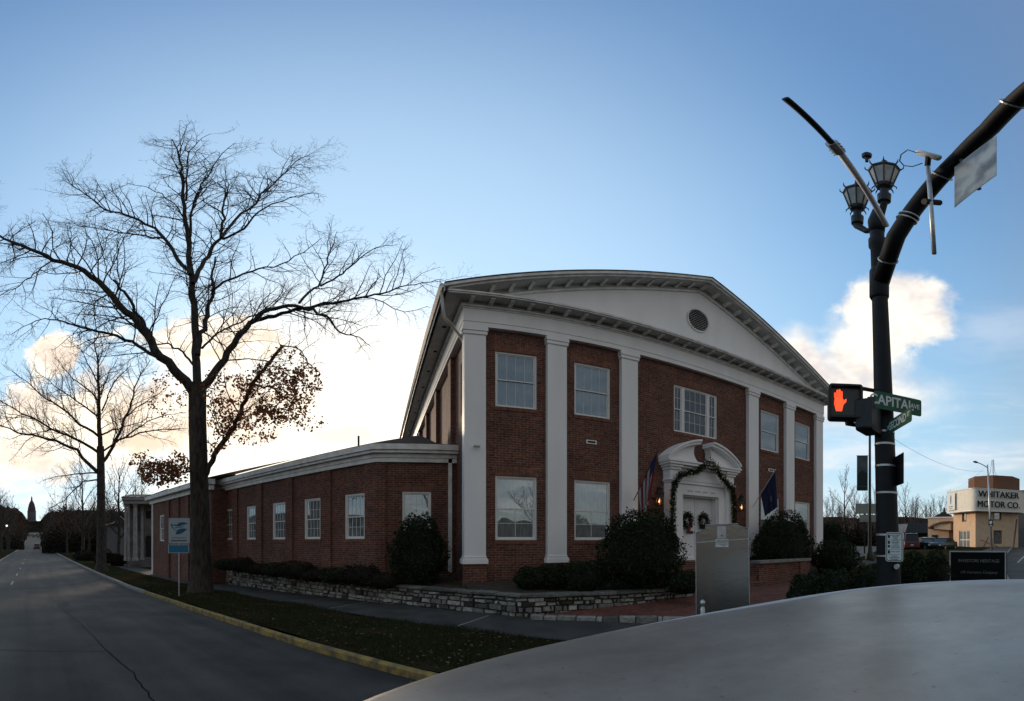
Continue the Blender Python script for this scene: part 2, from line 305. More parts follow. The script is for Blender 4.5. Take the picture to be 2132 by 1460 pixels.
class MB:
    def __init__(s): s.v, s.f = [], []
    def add(s, vs, fs):
        b = len(s.v); s.v.extend(tuple(p) for p in vs); s.f.extend(tuple(b + i for i in f) for f in fs); return s
    def box(s, x0, x1, y0, y1, z0, z1): return s.fbox(WF, x0, x1, y0, y1, z0, z1)
    def fbox(s, F, u0, u1, o0, o1, z0, z1):
        P = [F.p(u, o, z) for z in (z0, z1) for o in (o0, o1) for u in (u0, u1)]
        return s.add(P, [(0, 1, 3, 2), (4, 6, 7, 5), (0, 4, 5, 1), (2, 3, 7, 6), (0, 2, 6, 4), (1, 5, 7, 3)])
    def prism(s, F, pts, o0, o1):
        """closed (u,z) outline extruded along out"""
        n = len(pts); P = [F.p(u, o1, z) for u, z in pts] + [F.p(u, o0, z) for u, z in pts]
        return s.add(P, [tuple(range(n)), tuple(range(2 * n - 1, n - 1, -1))] + [(i, i + n, (i + 1) % n + n, (i + 1) % n) for i in range(n)])
    def loft(s, rings, close=True, cap=True):
        n = len(rings[0]); P = [p for r in rings for p in r]; fs = []
        for k in range(len(rings) - 1):
            for i in range(n if close else n - 1):
                j = (i + 1) % n; fs.append((k * n + i, k * n + j, (k + 1) * n + j, (k + 1) * n + i))
        if cap: fs += [tuple(range(n - 1, -1, -1)), tuple(range((len(rings) - 1) * n, len(rings) * n))]
        return s.add(P, fs)
    def tube(s, pts, rad, n=8, cap=True):
        pts = [Vector(p) for p in pts]; m = len(pts); rad = [rad] * m if isinstance(rad, (int, float)) else rad; rings = []
        pu = None
        for i, p in enumerate(pts):
            d = (pts[min(i + 1, m - 1)] - pts[max(i - 1, 0)]).normalized()
            if pu is None: pu = d.orthogonal().normalized()
            pu = (pu - d * pu.dot(d)); pu = pu.normalized() if pu.length > 1e-6 else d.orthogonal().normalized()
            w = d.cross(pu)
            rings.append([p + (pu * math.cos(2 * math.pi * k / n) + w * math.sin(2 * math.pi * k / n)) * rad[i] for k in range(n)])
        return s.loft(rings, True, cap)
    def lathe(s, c, prof, n=16, squash=(1, 1), rot=0):
        rings = [[(c[0] + r * math.cos(rot + 2 * math.pi * k / n) * squash[0], c[1] + r * math.sin(rot + 2 * math.pi * k / n) * squash[1], c[2] + z) for k in range(n)] for r, z in prof]
        return s.loft(rings)
    def build(s, name, m, parent=None, smooth=False, uv=False, bevel=0, kind=None, origin=None):
        used = sorted({i for f in s.f for i in f})
        if len(used) < len(s.v): mp_ = {o: k for k, o in enumerate(used)}; s.v = [s.v[i] for i in used]; s.f = [tuple(mp_[i] for i in f) for f in s.f]
        me = bpy.data.meshes.new(name)
        off = Vector((0, 0, 0))
        if parent is not None and parent.type == 'EMPTY' and '_w' not in parent: off = Vector(parent.location)
        elif parent is not None and parent.type == 'MESH' and '_off' in parent: off = Vector(parent['_off'])
        V_ = [(v[0] - off.x, v[1] - off.y, v[2] - off.z) for v in s.v]
        me.from_pydata(V_, [], s.f); me.materials.append(m)
        o = bpy.data.objects.new(name, me); C.objects.link(o)
        if parent is not None: o.parent = parent; o['_off'] = tuple(off)
        if uv:
            ul = me.uv_layers.new(name='UVMap'); vs = s.v
            for p in me.polygons:
                nn = p.normal
                if abs(nn.z) > .7: t = None
                else:
                    t = Vector((-nn.y, nn.x)); t.normalize()
                for li in p.loop_indices:
                    v = vs[me.loops[li].vertex_index]
                    ul.data[li].uv = (v[0], v[1]) if t is None else (v[0] * t.x + v[1] * t.y, v[2])
        if smooth: me.polygons.foreach_set('use_smooth', [True] * len(me.polygons))
        if bevel:
            b = o.modifiers.new('bevel', 'BEVEL'); b.width = bevel; b.segments = 2; b.limit_method = 'ANGLE'
        if kind: o['kind'] = kind
        return o
def wall_holes(mb, F, u0, u1, z0, z1, holes, out, depth):
    us = sorted({u0, u1, *[h[0] for h in holes], *[h[1] for h in holes]}); zs = sorted({z0, z1, *[h[2] for h in holes], *[h[3] for h in holes]})
    for a, b in zip(us, us[1:]):
        for c, d in zip(zs, zs[1:]):
            um, zm = (a + b) / 2, (c + d) / 2
            if any(h[0] < um < h[1] and h[2] < zm < h[3] for h in holes): continue
            mb.add([F.p(a, out, c), F.p(b, out, c), F.p(b, out, d), F.p(a, out, d)], [(0, 1, 2, 3)])
    for h in holes:
        a, b, c, d = h; i = out - depth
        for q in (((a, out, c), (a, out, d), (a, i, d), (a, i, c)), ((b, out, c), (b, i, c), (b, i, d), (b, out, d)), ((a, out, d), (b, out, d), (b, i, d), (a, i, d)), ((a, out, c), (a, i, c), (b, i, c), (b, out, c))):
            mb.add([F.p(*p) for p in q], [(0, 1, 2, 3)])
def text_mesh(txt, size, m, name, parent, mw, offset=0.0, extrude=.002, align='CENTER', shear=0, xs=1.0):
    cu = bpy.data.curves.new(name, 'FONT'); cu.body = txt; cu.size = size; cu.extrude = extrude; cu.align_x = align; cu.align_y = 'CENTER'; cu.offset = offset; cu.shear = shear; cu.resolution_u = 3
    t = bpy.data.objects.new(name, cu); C.objects.link(t); bpy.context.view_layer.update()
    me = bpy.data.meshes.new_from_object(t.evaluated_get(bpy.context.evaluated_depsgraph_get()))
    bpy.data.objects.remove(t)
    me.transform(mw @ Matrix.Diagonal((xs, 1, 1, 1))); me.materials.clear(); me.materials.append(m)
    o = bpy.data.objects.new(name, me); C.objects.link(o)
    if parent is not None:
        off = Vector(parent['_off']) if parent.type == 'MESH' and '_off' in parent else (Vector(parent.location) if parent.type == 'EMPTY' else Vector((0, 0, 0)))
        me.transform(Matrix.Translation(-off)); o.parent = parent; o['_off'] = tuple(off)
    return o
def fmat(F, u, out, z):
    """matrix that lays text on a wall frame"""
    p = F.p(u, out, z)
    return Matrix(((F.r[0], 0, F.n[0], p[0]), (F.r[1], 0, F.n[1], p[1]), (0, 1, 0, p[2]), (0, 0, 0, 1)))
# ================================================================ SETTING
def sheet(name, m, us, vs, fn, uv=False):
    """grid sheet; fn(u, v) -> (x, y, z)"""
    mb = MB(); P = [fn(u, v) for v in vs for u in us]; n = len(us); k = len(vs)
    mb.add(P, [(j * n + i, j * n + i + 1, (j + 1) * n + i + 1, (j + 1) * n + i) for j in range(k - 1) for i in range(n - 1)])
    return mb.build(name, m, smooth=True, kind='structure', uv=uv)
rr = [0.0] + [3 * 1.085 ** i for i in range(78)]
def gsheet(a, r): x, y = r * math.sin(a), r * math.cos(a); return (x, y, gz(x, y) - (.07 if r < 120 else .07 + (r - 120) * .002 if r < 300 else .4) + (2.6 * math.sin(a * 41) * math.sin(r * .02) if r > 500 else 0))
sheet('ground', M['far'], [i * 2 * math.pi / 240 for i in range(241)], rr, gsheet)
def lin(a, b, step): n = max(1, int(math.ceil((b - a) / step))); return [a + (b - a) * i / n for i in range(n + 1)]
sS = lin(-26, 40, 1.0) + lin(42, 430, 6)[0:]
def on(s, t, h=0): x, y = st(s, t); return (x, y, gz(x, y) + h)
sheet('avenue', M['asphalt'], lin(-4, 4.45, .8), sS, lambda t, s: on(s, t, 0))
def ks(x): return interp(x, ((1.2, 4.6), (1.9, 3.4), (3.0, 2.1), (4.5, 1.3), (7, 1.0), (14, 1.75), (20, 3.0), (36, 5.4), (60, 8), (100, 12)))
sheet('cross_street', M['asphalt'], lin(0, 1, .1), lin(-20, 95, 1.2), lambda k, x: (x, -11 + k * (ks(x) + 11), gz(x, -11 + k * (ks(x) + 11)) + .004))
# verge lawn beside the avenue, kerbs, sidewalk
sv = lin(-.5, 45, .8) + lin(50, 420, 8)
sheet('verge_lawn', M['grass'], lin(4.6, 7.2, .4), sv, lambda t, s: on(s, t, .125 + .03 * math.sin(s * 1.3 + t)))
sheet('sidewalk', M['slab'], lin(7.2, 8.86, .4), lin(1.5, 45, .8) + lin(50, 420, 8), lambda t, s: on(s, t, .13))
sheet('lawn_beyond', M['grass'], lin(8.86, 40, 3), lin(20, 45, 1) + lin(50, 300, 8), lambda t, s: on(s, t, .12))
sheet('median_lawn', M['grass'], lin(-14, -4.15, 1), lin(10, 40, 2) + lin(46, 420, 8), lambda t, s: on(s, t, .12))
sheet('far_carriageway', M['asphalt'], lin(-22, -14, 1), lin(10, 40, 2) + lin(46, 420, 8), lambda t, s: on(s, t, .02))
def kerb_strip(name, pts, w, h, m, r=.03):
    mb = MB(); rings = []
    for i, p in enumerate(pts):
        a = pts[max(i - 1, 0)]; b = pts[min(i + 1, len(pts) - 1)]; dx, dy = b[0] - a[0], b[1] - a[1]; L = math.hypot(dx, dy); nx, ny = -dy / L, dx / L
        z = gz(*p); j = (random.random() - .5) * .012
        prof = [(-w / 2, -.1), (-w / 2 + j, h - r), (-w / 2 + r + j, h), (w / 2 - r, h + j * .4), (w / 2, h - r), (w / 2, -.1)]
        rings.append([(p[0] + nx * q, p[1] + ny * q, z + zz_) for q, zz_ in prof])
    mb.loft(rings, True, True); return mb.build(name, m, smooth=False)
kp = [st(s, 4.52) for s in lin(1.5, 17.5, .35)]
k1 = kerb_strip('kerb', kp, .12, .13, M['kerb']); k1['kind'] = 'structure'; k1['label'] = 'yellow painted kerb along the grass verge'
kc = [st(s, 4.52) for s in lin(17.5, 45, .8)] + [st(s, 4.52) for s in lin(50, 420, 8)]
k2 = kerb_strip('kerb', kc, .16, .13, M['concrete']); k2['kind'] = 'structure'
kcorner = [st(1.5, 4.52), (3.0, 2.6), (3.6, 1.95), (4.5, 1.45)] + [(x, ks(x) + .08) for x in lin(6, 90, 2)]
kcorner = kcorner[:1] + [((a[0] * (1 - q) + b[0] * q), (a[1] * (1 - q) + b[1] * q)) for a, b in zip(kcorner, kcorner[1:]) for q in (.5, 1)]
k3 = kerb_strip('kerb', kcorner, .16, .13, M['concrete']); k3['kind'] = 'structure'
km = kerb_strip('kerb', [st(s, -4.08) for s in lin(10, 420, 8)], .16, .13, M['concrete']); km['kind'] = 'structure'
# corner pavement and brick walk (mostly behind the car roof)
sheet('corner_pavement', M['slab'], lin(0, 1, .1), lin(3.6, 90, 1.2), lambda k, x: (x, ks(x) + .1 + k * 2.6, gz(x, ks(x) + .1 + k * 2.6) + .125))
def walk(k, q):   # brick walk rising from the corner to the steps
    ax, ay = 3.36 + (5.9 - 3.36) * q, 9.0 + (7.3 - 9.0) * q
    x = ax + (12.9 - 3.36) * k * (1 if q < .5 else 1) ; y = 8.95 * 1.0 * (1 - q) + (ay) * q if False else ay + (8.9 - ay) * k
    return (x, y, .27 + .17 * k * 1.0)
mbw = MB()
wp = [(3.34, 9.02, .27), (4.3, 9.05, .31), (5.5, 8.95, .37), (7.6, 8.85, .46), (13.0, 9.2, .46), (13.0, 5.2, .40), (8.6, 4.6, .30), (5.75, 7.45, .26), (4.6, 8.25, .265)]
mbw.add(wp, [tuple(range(len(wp)))]); mbw.build('brick_walk', M['paver'], uv=True, kind='structure')
mbc = MB(); cp = [(13.0, 9.6), (13.0, 4.9), (16, 4.9), (24, 6.5), (40, 10.5), (60, 15), (60, 60), (19, 60), (19, 9.6)]
sheet('corner_lawn', M['grass'], lin(0, 1, .06), lin(13.0, 60, 1.5), lambda k, x: (x, ks(x) + 2.6 + k * (60 - ks(x)), gz(x, ks(x) + 2.6 + k * (60 - ks(x))) + .11))
sheet('corner_verge', M['grass'], lin(0, 1, .125), lin(4.2, 13.0, .6), lambda k, x: (x, ks(x) + 2.7 + k * max(.05, (8.9 - x * .12) - ks(x) - 2.7), gz(x, 6) + .11))
# white edge lines and joints
def strip(name, pts, w, m, h):
    mb = MB(); rings = []
    for i, p in enumerate(pts):
        a = pts[max(i - 1, 0)]; b = pts[min(i + 1, len(pts) - 1)]; dx, dy = b[0] - a[0], b[1] - a[1]; L = math.hypot(dx, dy); nx, ny = -dy / L * w / 2, dx / L * w / 2
        z = gz(*p) + h; rings.append([(p[0] - nx, p[1] - ny, z), (p[0] + nx, p[1] + ny, z)])
    mb.loft(rings, False, False); o = mb.build(name, m); o['kind'] = 'structure'; return o
for s0 in (22.5, 29.5, 37, 46, 57, 70, 84, 100):
    strip('lane_dash', [st(s, -1.15) for s in lin(s0, s0 + 2.2, .55)], .085, M['paint'], .008)
for (s0, s1, t0, w) in ((14, 20, .9, .3), (23.5, 26, 1.3, .3), (33, 35, .1, .5)):
    strip('asphalt_patch', [st(s, t0 + .1 * math.sin(s)) for s in lin(s0, s1, .5)], w, M['patch'], .006)
def gpt(px, py):
    a, e = azel(px, py); d = 10.0
    for _ in range(30): d = (CZ - gz(d * math.sin(a), d * math.cos(a))) / math.tan(-e)
    return (d * math.sin(a), d * math.cos(a))
def dense(P, n=8): return [(a[0] + (b[0] - a[0]) * k / n, a[1] + (b[1] - a[1]) * k / n) for a, b in zip(P, P[1:]) for k in range(n)] + [P[-1]]
for pxs, w in (([(-60, 1352), (60, 1356), (225, 1357)], .014), ([(225, 1357), (275, 1400), (330, 1475)], .02), ([(120, 1262), (170, 1300), (225, 1357)], .012)):
    P_ = dense([gpt(*q) for q in pxs]); strip('tar_seam', [(x + random.uniform(-.02, .02), y + random.uniform(-.02, .02)) for x, y in P_], w, M['seam'], .0075)
strip('gutter_line', [st(s, 4.2 + .03 * math.sin(s * 2)) for s in lin(17, 60, .8)], .4, M['patch'], .007)
strip('sidewalk_joint', [st(9.3, t) for t in lin(7.25, 8.75, .3)], .035, M['joint'], .136)
strip('sidewalk_joint', [st(5.2, t) for t in lin(7.3, 8.6, .3)], .05, M['joint'], .136)
for yy, x0, x1 in ((1.1, 19, 60), (3.0, 28, 60)):
    strip('road_line', [(x, yy + (x - 19) * .05) for x in lin(x0, x1, 1.5)], .12, M['paint'], .012)
strip('driveway', [(20.5 + i * 1.5, 15.3 + i * .55) for i in range(22)], 7.0, M['slab'], .16)
# tree-clad mulch bed behind the retaining wall
WP = [st(20.4, 9.05)] + [st(s, 9.05) for s in (17, 13, 9, 6)] + [(3.25, 9.42), (4.25, 9.42), (5.5, 9.15), (7.4, 9.0)]
mbb = MB()
bed = []
inner = [(-6.2, 19.2, .75)] + [(-4, 17.2, .78), (-1.5, 14.9, .8), (0, 13.5, .82), (2.3, 13.5, .82), (2.3, 11.5, .84), (4.2, 11.5, .84), (6, 11.5, .84), (7.6, 11.5, .84)]
top = [(p[0], p[1], .66) for p in WP]
n_ = len(top)
mbb.add(top + inner, [(i, i + 1, n_ + i + 1, n_ + i) for i in range(n_ - 1)]); mbb.build('planting_bed', M['earth'], kind='structure')
mbb = MB(); mbb.add([(13.9, 9.7, .45), (26, 9.0, .5), (26, 12.0, .75), (13.9, 11.5, .8)], [(0, 1, 2, 3)]); mbb.build('planting_bed', M['earth'], kind='structure')
# ---------------------------------------------------------------- dry-stone retaining wall
def stone_wall(path, zb, zt, name, label):
    root = thing(name, label, 'stone wall', (path[0][0], path[0][1], 0))
    st_, bk, cpg = MB(), MB(), MB()
    seg = [math.dist(a, b) for a, b in zip(path, path[1:])]; cum = [0]
    for q in seg: cum.append(cum[-1] + q)
    def pt(d, out):
        i = min(max(0, int(np.searchsorted(cum, d)) - 1), len(seg) - 1); f = (d - cum[i]) / seg[i]; a, b = path[i], path[i + 1]
        dx, dy = (b[0] - a[0]) / seg[i], (b[1] - a[1]) / seg[i]
        return a[0] + dx * seg[i] * f + dy * out, a[1] + dy * seg[i] * f - dx * out
    L = cum[-1]
    rings = []
    for i, p in enumerate(path):
        q0 = pt(min(max(cum[i], .001), L - .001), -.03); q1 = pt(min(max(cum[i], .001), L - .001), -.3)
        rings.append([(q0[0], q0[1], zb(cum[i]) - .2), (q0[0], q0[1], zt - .06), (q1[0], q1[1], zt - .06), (q1[0], q1[1], zb(cum[i]) - .2)])
    bk.loft(rings); bk.build('backing', M['mortar'], root)
    z = -0.6
    rows = []
    while z < zt - .07:
        h = random.uniform(.075, .15); rows.append((z, min(h, zt - .07 - z))); z += h
    for z0, h in rows:
        if h < .035: continue
        d = random.uniform(0, .1)
        while d < L - .05:
            w = min(random.choice((.10, .14, .19, .26, .33)) * random.uniform(.85, 1.2), L - d - .01)
            if z0 + h > zb(d) - .02 and w > .05:
                g = random.uniform(.010, .028); out = random.uniform(-.01, .06); hh = h - g + random.choice((0, 0, 0, .01))
                vs = []
                for o_ in (-.05, out):
                    for (dd, zz_) in ((d + g, z0), (d + w - g, z0), (d + w - g, z0 + hh), (d + g, z0 + hh)):
                        jd, jz = random.uniform(-.018, .018), random.uniform(-.016, .016)
                        ins = .012 if o_ == out else 0
                        mx, mz = d + w / 2, z0 + hh / 2
                        x, y = pt(min(max(dd + jd + (ins if dd < mx else -ins), .002), L - .002), o_ + random.uniform(-.008, .008)); vs.append((x, y, zz_ + jz + (ins if zz_ < mz else -ins)))
                st_.add(vs, [(4, 5, 6, 7), (0, 1, 5, 4), (1, 2, 6, 5), (2, 3, 7, 6), (3, 0, 4, 7)])
            d += w
    st_.build('stones', M['stone'], root)
    d = 0
    while d < L - .1:
        w = min(random.uniform(.35, .8), L - d); vs = []
        h = random.uniform(.05, .07)
        for dd in (d + .008, d + w - .008):
            for o_, zz_ in ((.075, zt - .06), (.08, zt - .06 + h), (-.3, zt - .055 + h), (-.3, zt - .06)):
                x, y = pt(min(max(dd, .002), L - .002), o_ + random.uniform(-.015, .015)); vs.append((x, y, zz_ + random.uniform(-.006, .006)))
        cpg.add(vs, [(0, 1, 5, 4), (1, 2, 6, 5), (2, 3, 7, 6), (0, 3, 2, 1), (4, 5, 6, 7), (0, 4, 7, 3)])
        d += w
    cpg.build('coping', M['coping'], root, bevel=.006)
    return root
path = [st(s, 8.86) for s in (20.4, 16, 12, 8, 5.0)] + [(3.02, 9.4), (3.34, 9.22), (4.26, 9.2), (5.5, 8.95), (7.6, 8.78)]
stone_wall(path, lambda d: gz(*path[0]) * max(0, 1 - d / 12) + .10 + (.2 * min(1, max(0, (d - 17) / 3))), .70, 'retaining_wall', 'low dry stone retaining wall with dark coping wrapping round the building corner')
ed = thing('stone_edging', 'single row of pale stones edging the brick walk by the sidewalk', 'stone edging', (3.3, 9, .1))
mb = MB(); pe = [(3.3, 9.06), (4.6, 8.2), (5.65, 7.5), (7.6, 5.6)]
for a, b in zip(pe, pe[1:]):
    L = math.dist(a, b); d = 0
    while d < L - .1:
        w = min(random.uniform(.28, .5), L - d); dx, dy = (b[0] - a[0]) / L, (b[1] - a[1]) / L
        F = Fr((a[0] + dx * d, a[1] + dy * d), (dx, dy), (dy, -dx)); vs = len(mb.v)
        mb.fbox(F, .01, w - .01, -.1 + random.uniform(-.01, .01), .1, .02, .285 + random.uniform(-.015, .015)); d += w
mb.build('stones', M['stone'], ed, bevel=.02)
# ================================================================ MAIN BUILDING
FB = Fr((0, 11.3), (1, 0), (0, -1))
XC = 10.1; PC = [XC + d for d in (-7.54, -5.21, -2.82, 2.82, 5.21, 7.54)]; PW = .29
WL = (3.745, 6.085, 14.115, 16.455)
main = thing('brick_building', 'two storey red brick building with white pilasters and a wide white pediment', 'building', (XC, 11.3, 0))
BRK = -.15
ZG, ZB, ZB2, ZC, ZS, ZA, ZF, ZM = .35, 1.30, 1.50, 7.74, 8.01, 8.17, 8.59, 8.70
LWZ, UWZ = (1.93, 3.68), (5.64, 7.35)
def window(parent, F, uc, z0, z1, w, out, glass, cols=4, rows=2, bars=True, lower_bars=True, upper_bars=True, side=0, label=None):
    """casing (part) > sashes, pane, sill (sub-parts)"""
    u0, u1 = uc - w / 2, uc + w / 2; c = .055; zm = z0 + (z1 - z0) * .49
    mb = MB()
    mb.fbox(F, u0, u0 + c, out - .13, out - .02, z0, z1); mb.fbox(F, u1 - c, u1, out - .13, out - .02, z0, z1)
    mb.fbox(F, u0 + c, u1 - c, out - .13, out - .02, z1 - c, z1); mb.fbox(F, u0 + c, u1 - c, out - .13, out - .018, z0, z0 + c * .8)
    fr = mb.build('window', M['vinyl'], parent)
    if label: fr['label'] = label
    s = MB(); q = .035
    for a, b, o in ((zm - .02, z1 - c, out - .05), (z0 + c * .8, zm + .02, out - .075)):
        s.fbox(F, u0 + c, u0 + c + q, o - .03, o, a, b); s.fbox(F, u1 - c - q, u1 - c, o - .03, o, a, b)
        s.fbox(F, u0 + c + q, u1 - c - q, o - .03, o, b - q, b); s.fbox(F, u0 + c + q, u1 - c - q, o - .03, o, a, a + q)
    s.build('sash', M['vinyl'], fr)
    if bars:
        g = MB(); hb = .0065
        for a, b, o, on_ in ((zm + q, z1 - c - q, out - .062, upper_bars), (z0 + c + q, zm - q, out - .087, lower_bars)):
            if not on_: continue
            for i in range(1, cols): uu = u0 + c + q + (w - 2 * c - 2 * q) * i / cols; g.fbox(F, uu - hb, uu + hb, o - .006, o + .004, a, b)
            for j in range(1, rows): zz_ = a + (b - a) * j / rows; g.fbox(F, u0 + c + q, u1 - c - q, o - .004, o + .002, zz_ - hb, zz_ + hb)
        g.build('glazing_bars', M['bars'], fr)
    p = MB()
    for a, b, o in ((zm, z1 - c, out - .066), (z0 + c * .8, zm, out - .091)):
        p.add([F.p(u0 + c, o, a), F.p(u1 - c, o, a), F.p(u1 - c, o, b), F.p(u0 + c, o, b)], [(0, 1, 2, 3)])
    p.build('pane', glass, fr, uv=True)
    return fr
def lintel(parent, F, uc, z, w, out, m=None):
    mb = MB(); mb.prism(F, [(uc - w / 2 - .02, z + .002), (uc + w / 2 + .02, z + .002), (uc + w / 2 + .12, z + .24), (uc - w / 2 - .12, z + .24)], out - .01, out + .004)
    return mb.build('lintel', M['soldier'], parent, uv=True)
def sill(parent, F, uc, z, w, out):
    mb = MB(); mb.prism(F, [(uc - w / 2 - .03, z - .11), (uc + w / 2 + .03, z - .11), (uc + w / 2 + .03, z - .004), (uc - w / 2 - .03, z - .004)], out - .12, out + .02)
    return mb.build('sill', M['soldier'], parent, uv=True)
# front wall
holes = [(u - .6, u + .6, *z) for u in WL for z in (LWZ, UWZ)] + [(9.1, 11.1, 5.62, 7.33), (9.3, 10.9, 1.30, 3.42)]
mb = MB(); wall_holes(mb, FB, 2.31, 17.89, ZG, 8.2, holes, BRK, .14)
for u in PC: mb.fbox(FB, u - PW - .02, u + PW + .02, BRK + .001, .0, ZG, ZB - .003)
FS = Fr((2.30, 0), (0, -1), (-1, 0))   # left side wall, u = -y
sideholes = [(-12.75, -12.05, *LWZ), (-12.75, -12.05, *UWZ)]
wall_holes(mb, FS, -40, -11.47, -.2, 8.2, sideholes, BRK, .14)
mb.add([(17.9, 11.45, ZG), (17.9, 40, ZG), (17.9, 40, 8.2), (17.9, 11.45, 8.2)], [(0, 3, 2, 1)])
mb.add([(2.45, 40, ZG), (17.9, 40, ZG), (17.9, 40, 8.9), (2.45, 40, 8.9)], [(0, 1, 2, 3)])
mb.build('wall', M['brick'], main, uv=True)
sp = MB()
for y in (13.9, 17.3, 20.7, 24.1, 27.5, 30.9): sp.fbox(FS, -y - .25, -y + .25, BRK, .0, .3, 8.0)
sp.build('side_pilasters', M['brick'], main, uv=True)
for u in WL:
    for zz_, kind_ in ((LWZ, 0), (UWZ, 1)):
        fl = u < 10; window(main, FB, u, zz_[0], zz_[1], 1.2, BRK - .02, M['glassup'] if kind_ else M['glass'], cols=4 if kind_ else 2, rows=1 if kind_ else 2, bars=fl or not kind_, upper_bars=bool(kind_), lower_bars=True)
        lintel(main, FB, u, zz_[1], 1.2, BRK); sill(main, FB, u, zz_[0], 1.2, BRK)
for z_ in (LWZ, UWZ): window(main, FS, -12.4, z_[0], z_[1], .7, BRK - .02, M['glass2'], cols=2)
# middle three-part window
window(main, FB, 9.31, 5.62, 7.33, .42, BRK - .02, M['glass2'], cols=2); window(main, FB, 10.1, 5.62, 7.33, 1.14, BRK - .02, M['glass2'], cols=4); window(main, FB, 10.89, 5.62, 7.33, .42, BRK - .02, M['glass2'], cols=2)
lintel(main, FB, 10.1, 7.33, 2.0, BRK); sill(main, FB, 10.1, 5.62, 2.0, BRK)
for u in (6.03, 14.15):     # painted wall vents
    v = MB(); v.fbox(FB, u - .17, u + .17, BRK, BRK + .03, 4.78, 4.81); v.fbox(FB, u - .17, u + .17, BRK, BRK + .03, 4.87, 4.90); v.fbox(FB, u - .17, u - .13, BRK, BRK + .03, 4.81, 4.87); v.fbox(FB, u + .13, u + .17, BRK, BRK + .03, 4.81, 4.87)
    vf = v.build('wall_vent', M['vinyl'], main); g = MB(); g.fbox(FB, u - .13, u + .13, BRK, BRK + .008, 4.81, 4.87)
    for i in range(8): g.fbox(FB, u - .12 + i * .034, u - .112 + i * .034, BRK + .008, BRK + .02, 4.81, 4.87)
    g.build('grille', M['louver'], vf)
# pilasters
for i, u in enumerate(PC):
    mb = MB(); a, b = u - PW, u + PW; back = BRK if 0 < i < 5 else BRK
    if i == 0: a0 = a
    mb.fbox(FB, a, b, BRK, 0, ZB2, ZC)
    if i == 0: mb.fbox(FS, -11.44 - .32, -11.301, BRK, 0, ZB2, ZC)
    def ring(z0, z1, o, name):
        r_ = MB(); r_.fbox(FB, a - o, b + o, BRK, o, z0, z1)
        if i == 0: r_.fbox(FS, -11.76, -11.302, BRK, o, z0, z1)
        return r_
    pil = mb.build('pilaster', M['white'], main)
    base = MB()
    for z0, z1, o in ((ZB, 1.42, .055), (1.42, 1.455, .035), (1.462, ZB2, .018)):
        base.fbox(FB, a - o, b + o, BRK, o, z0, z1)
        if i == 0: base.fbox(FS, -11.76 - o, -11.302, BRK + .001, o - .001, z0, z1)
    base.build('base', M['white'], pil, bevel=.006)
    cap_ = MB()
    for z0, z1, o in ((ZC, ZC + .012, .02), (ZC + .014, 7.86, .035), (7.864, 7.89, .06), (7.895, ZS, .05)):
        cap_.fbox(FB, a - o, b + o, BRK, o, z0, z1)
        if i == 0: cap_.fbox(FS, -11.76 - o, -11.302, BRK + .001, o - .001, z0, z1)
    cap_.build('capital', M['white'], pil)
# entablature: architrave, frieze, bed mould (front and both sides)
ent = MB(); X0, X1 = PC[0] - PW, PC[5] + PW
def band(mb, z0, z1, o, yback=36):
    mb.add([(X0 - o, 11.3 - o, z0), (X1 + o, 11.3 - o, z0), (X1 + o, 11.3 - o, z1), (X0 - o, 11.3 - o, z1)], [(0, 1, 2, 3)])
    for x in (X0 - o, X1 + o): mb.add([(x, 11.3 - o, z0), (x, yback, z0), (x, yback, z1), (x, 11.3 - o, z1)], [(0, 1, 2, 3)])
    for z in (z0, z1):
        mb.add([(X0 - o, 11.3 - o, z), (X1 + o, 11.3 - o, z), (X1 + o, 11.5, z), (X0 - o, 11.5, z)], [(0, 1, 2, 3)])
        mb.add([(X0 - o, 11.5, z), (X0 + .2, 11.5, z), (X0 + .2, yback, z), (X0 - o, yback, z)], [(0, 1, 2, 3)])
band(ent, ZS, ZA - .012, .02); band(ent, ZA - .008, ZF, .035); ent.build('entablature', M['white'], main)
bm = MB(); band(bm, ZF, ZF + .05, .06); band(bm, ZF + .055, ZM, .10); bm.build('bed_moulding', M['trim'], main)
# horizontal cornice and soffit
P1 = .52; P2 = .617
co = MB(); band(co, 8.82, 8.86, P1 - .03); band(co, 8.865, 8.92, P1); 
co.add([(X0 - P1, 11.3 - P1, 8.925), (X1 + P1, 11.3 - P1, 8.925), (X1 + P1, 11.5, 8.94), (X0 - P1, 11.5, 8.94)], [(0, 1, 2, 3)])
co.build('cornice', M['trim'], main)
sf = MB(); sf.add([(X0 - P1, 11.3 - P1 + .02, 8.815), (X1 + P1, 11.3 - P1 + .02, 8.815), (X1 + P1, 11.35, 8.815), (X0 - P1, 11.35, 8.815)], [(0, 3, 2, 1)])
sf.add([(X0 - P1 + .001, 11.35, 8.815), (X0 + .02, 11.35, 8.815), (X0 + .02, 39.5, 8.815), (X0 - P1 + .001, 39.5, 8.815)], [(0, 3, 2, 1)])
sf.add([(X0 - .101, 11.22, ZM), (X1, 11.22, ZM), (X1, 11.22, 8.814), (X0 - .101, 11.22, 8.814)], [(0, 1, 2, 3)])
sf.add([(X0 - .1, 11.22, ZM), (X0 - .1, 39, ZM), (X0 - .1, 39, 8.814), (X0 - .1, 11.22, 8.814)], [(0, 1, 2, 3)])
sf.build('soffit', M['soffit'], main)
for y in range(13, 38, 2): sv_ = MB(); sv_.fbox(FS, -y - .08, -y + .08, .24, .36, 8.808, 8.813); sv_.build('soffit_vent', M['louver'], main)
NM = 30; step = (X1 - X0 - .0) / NM
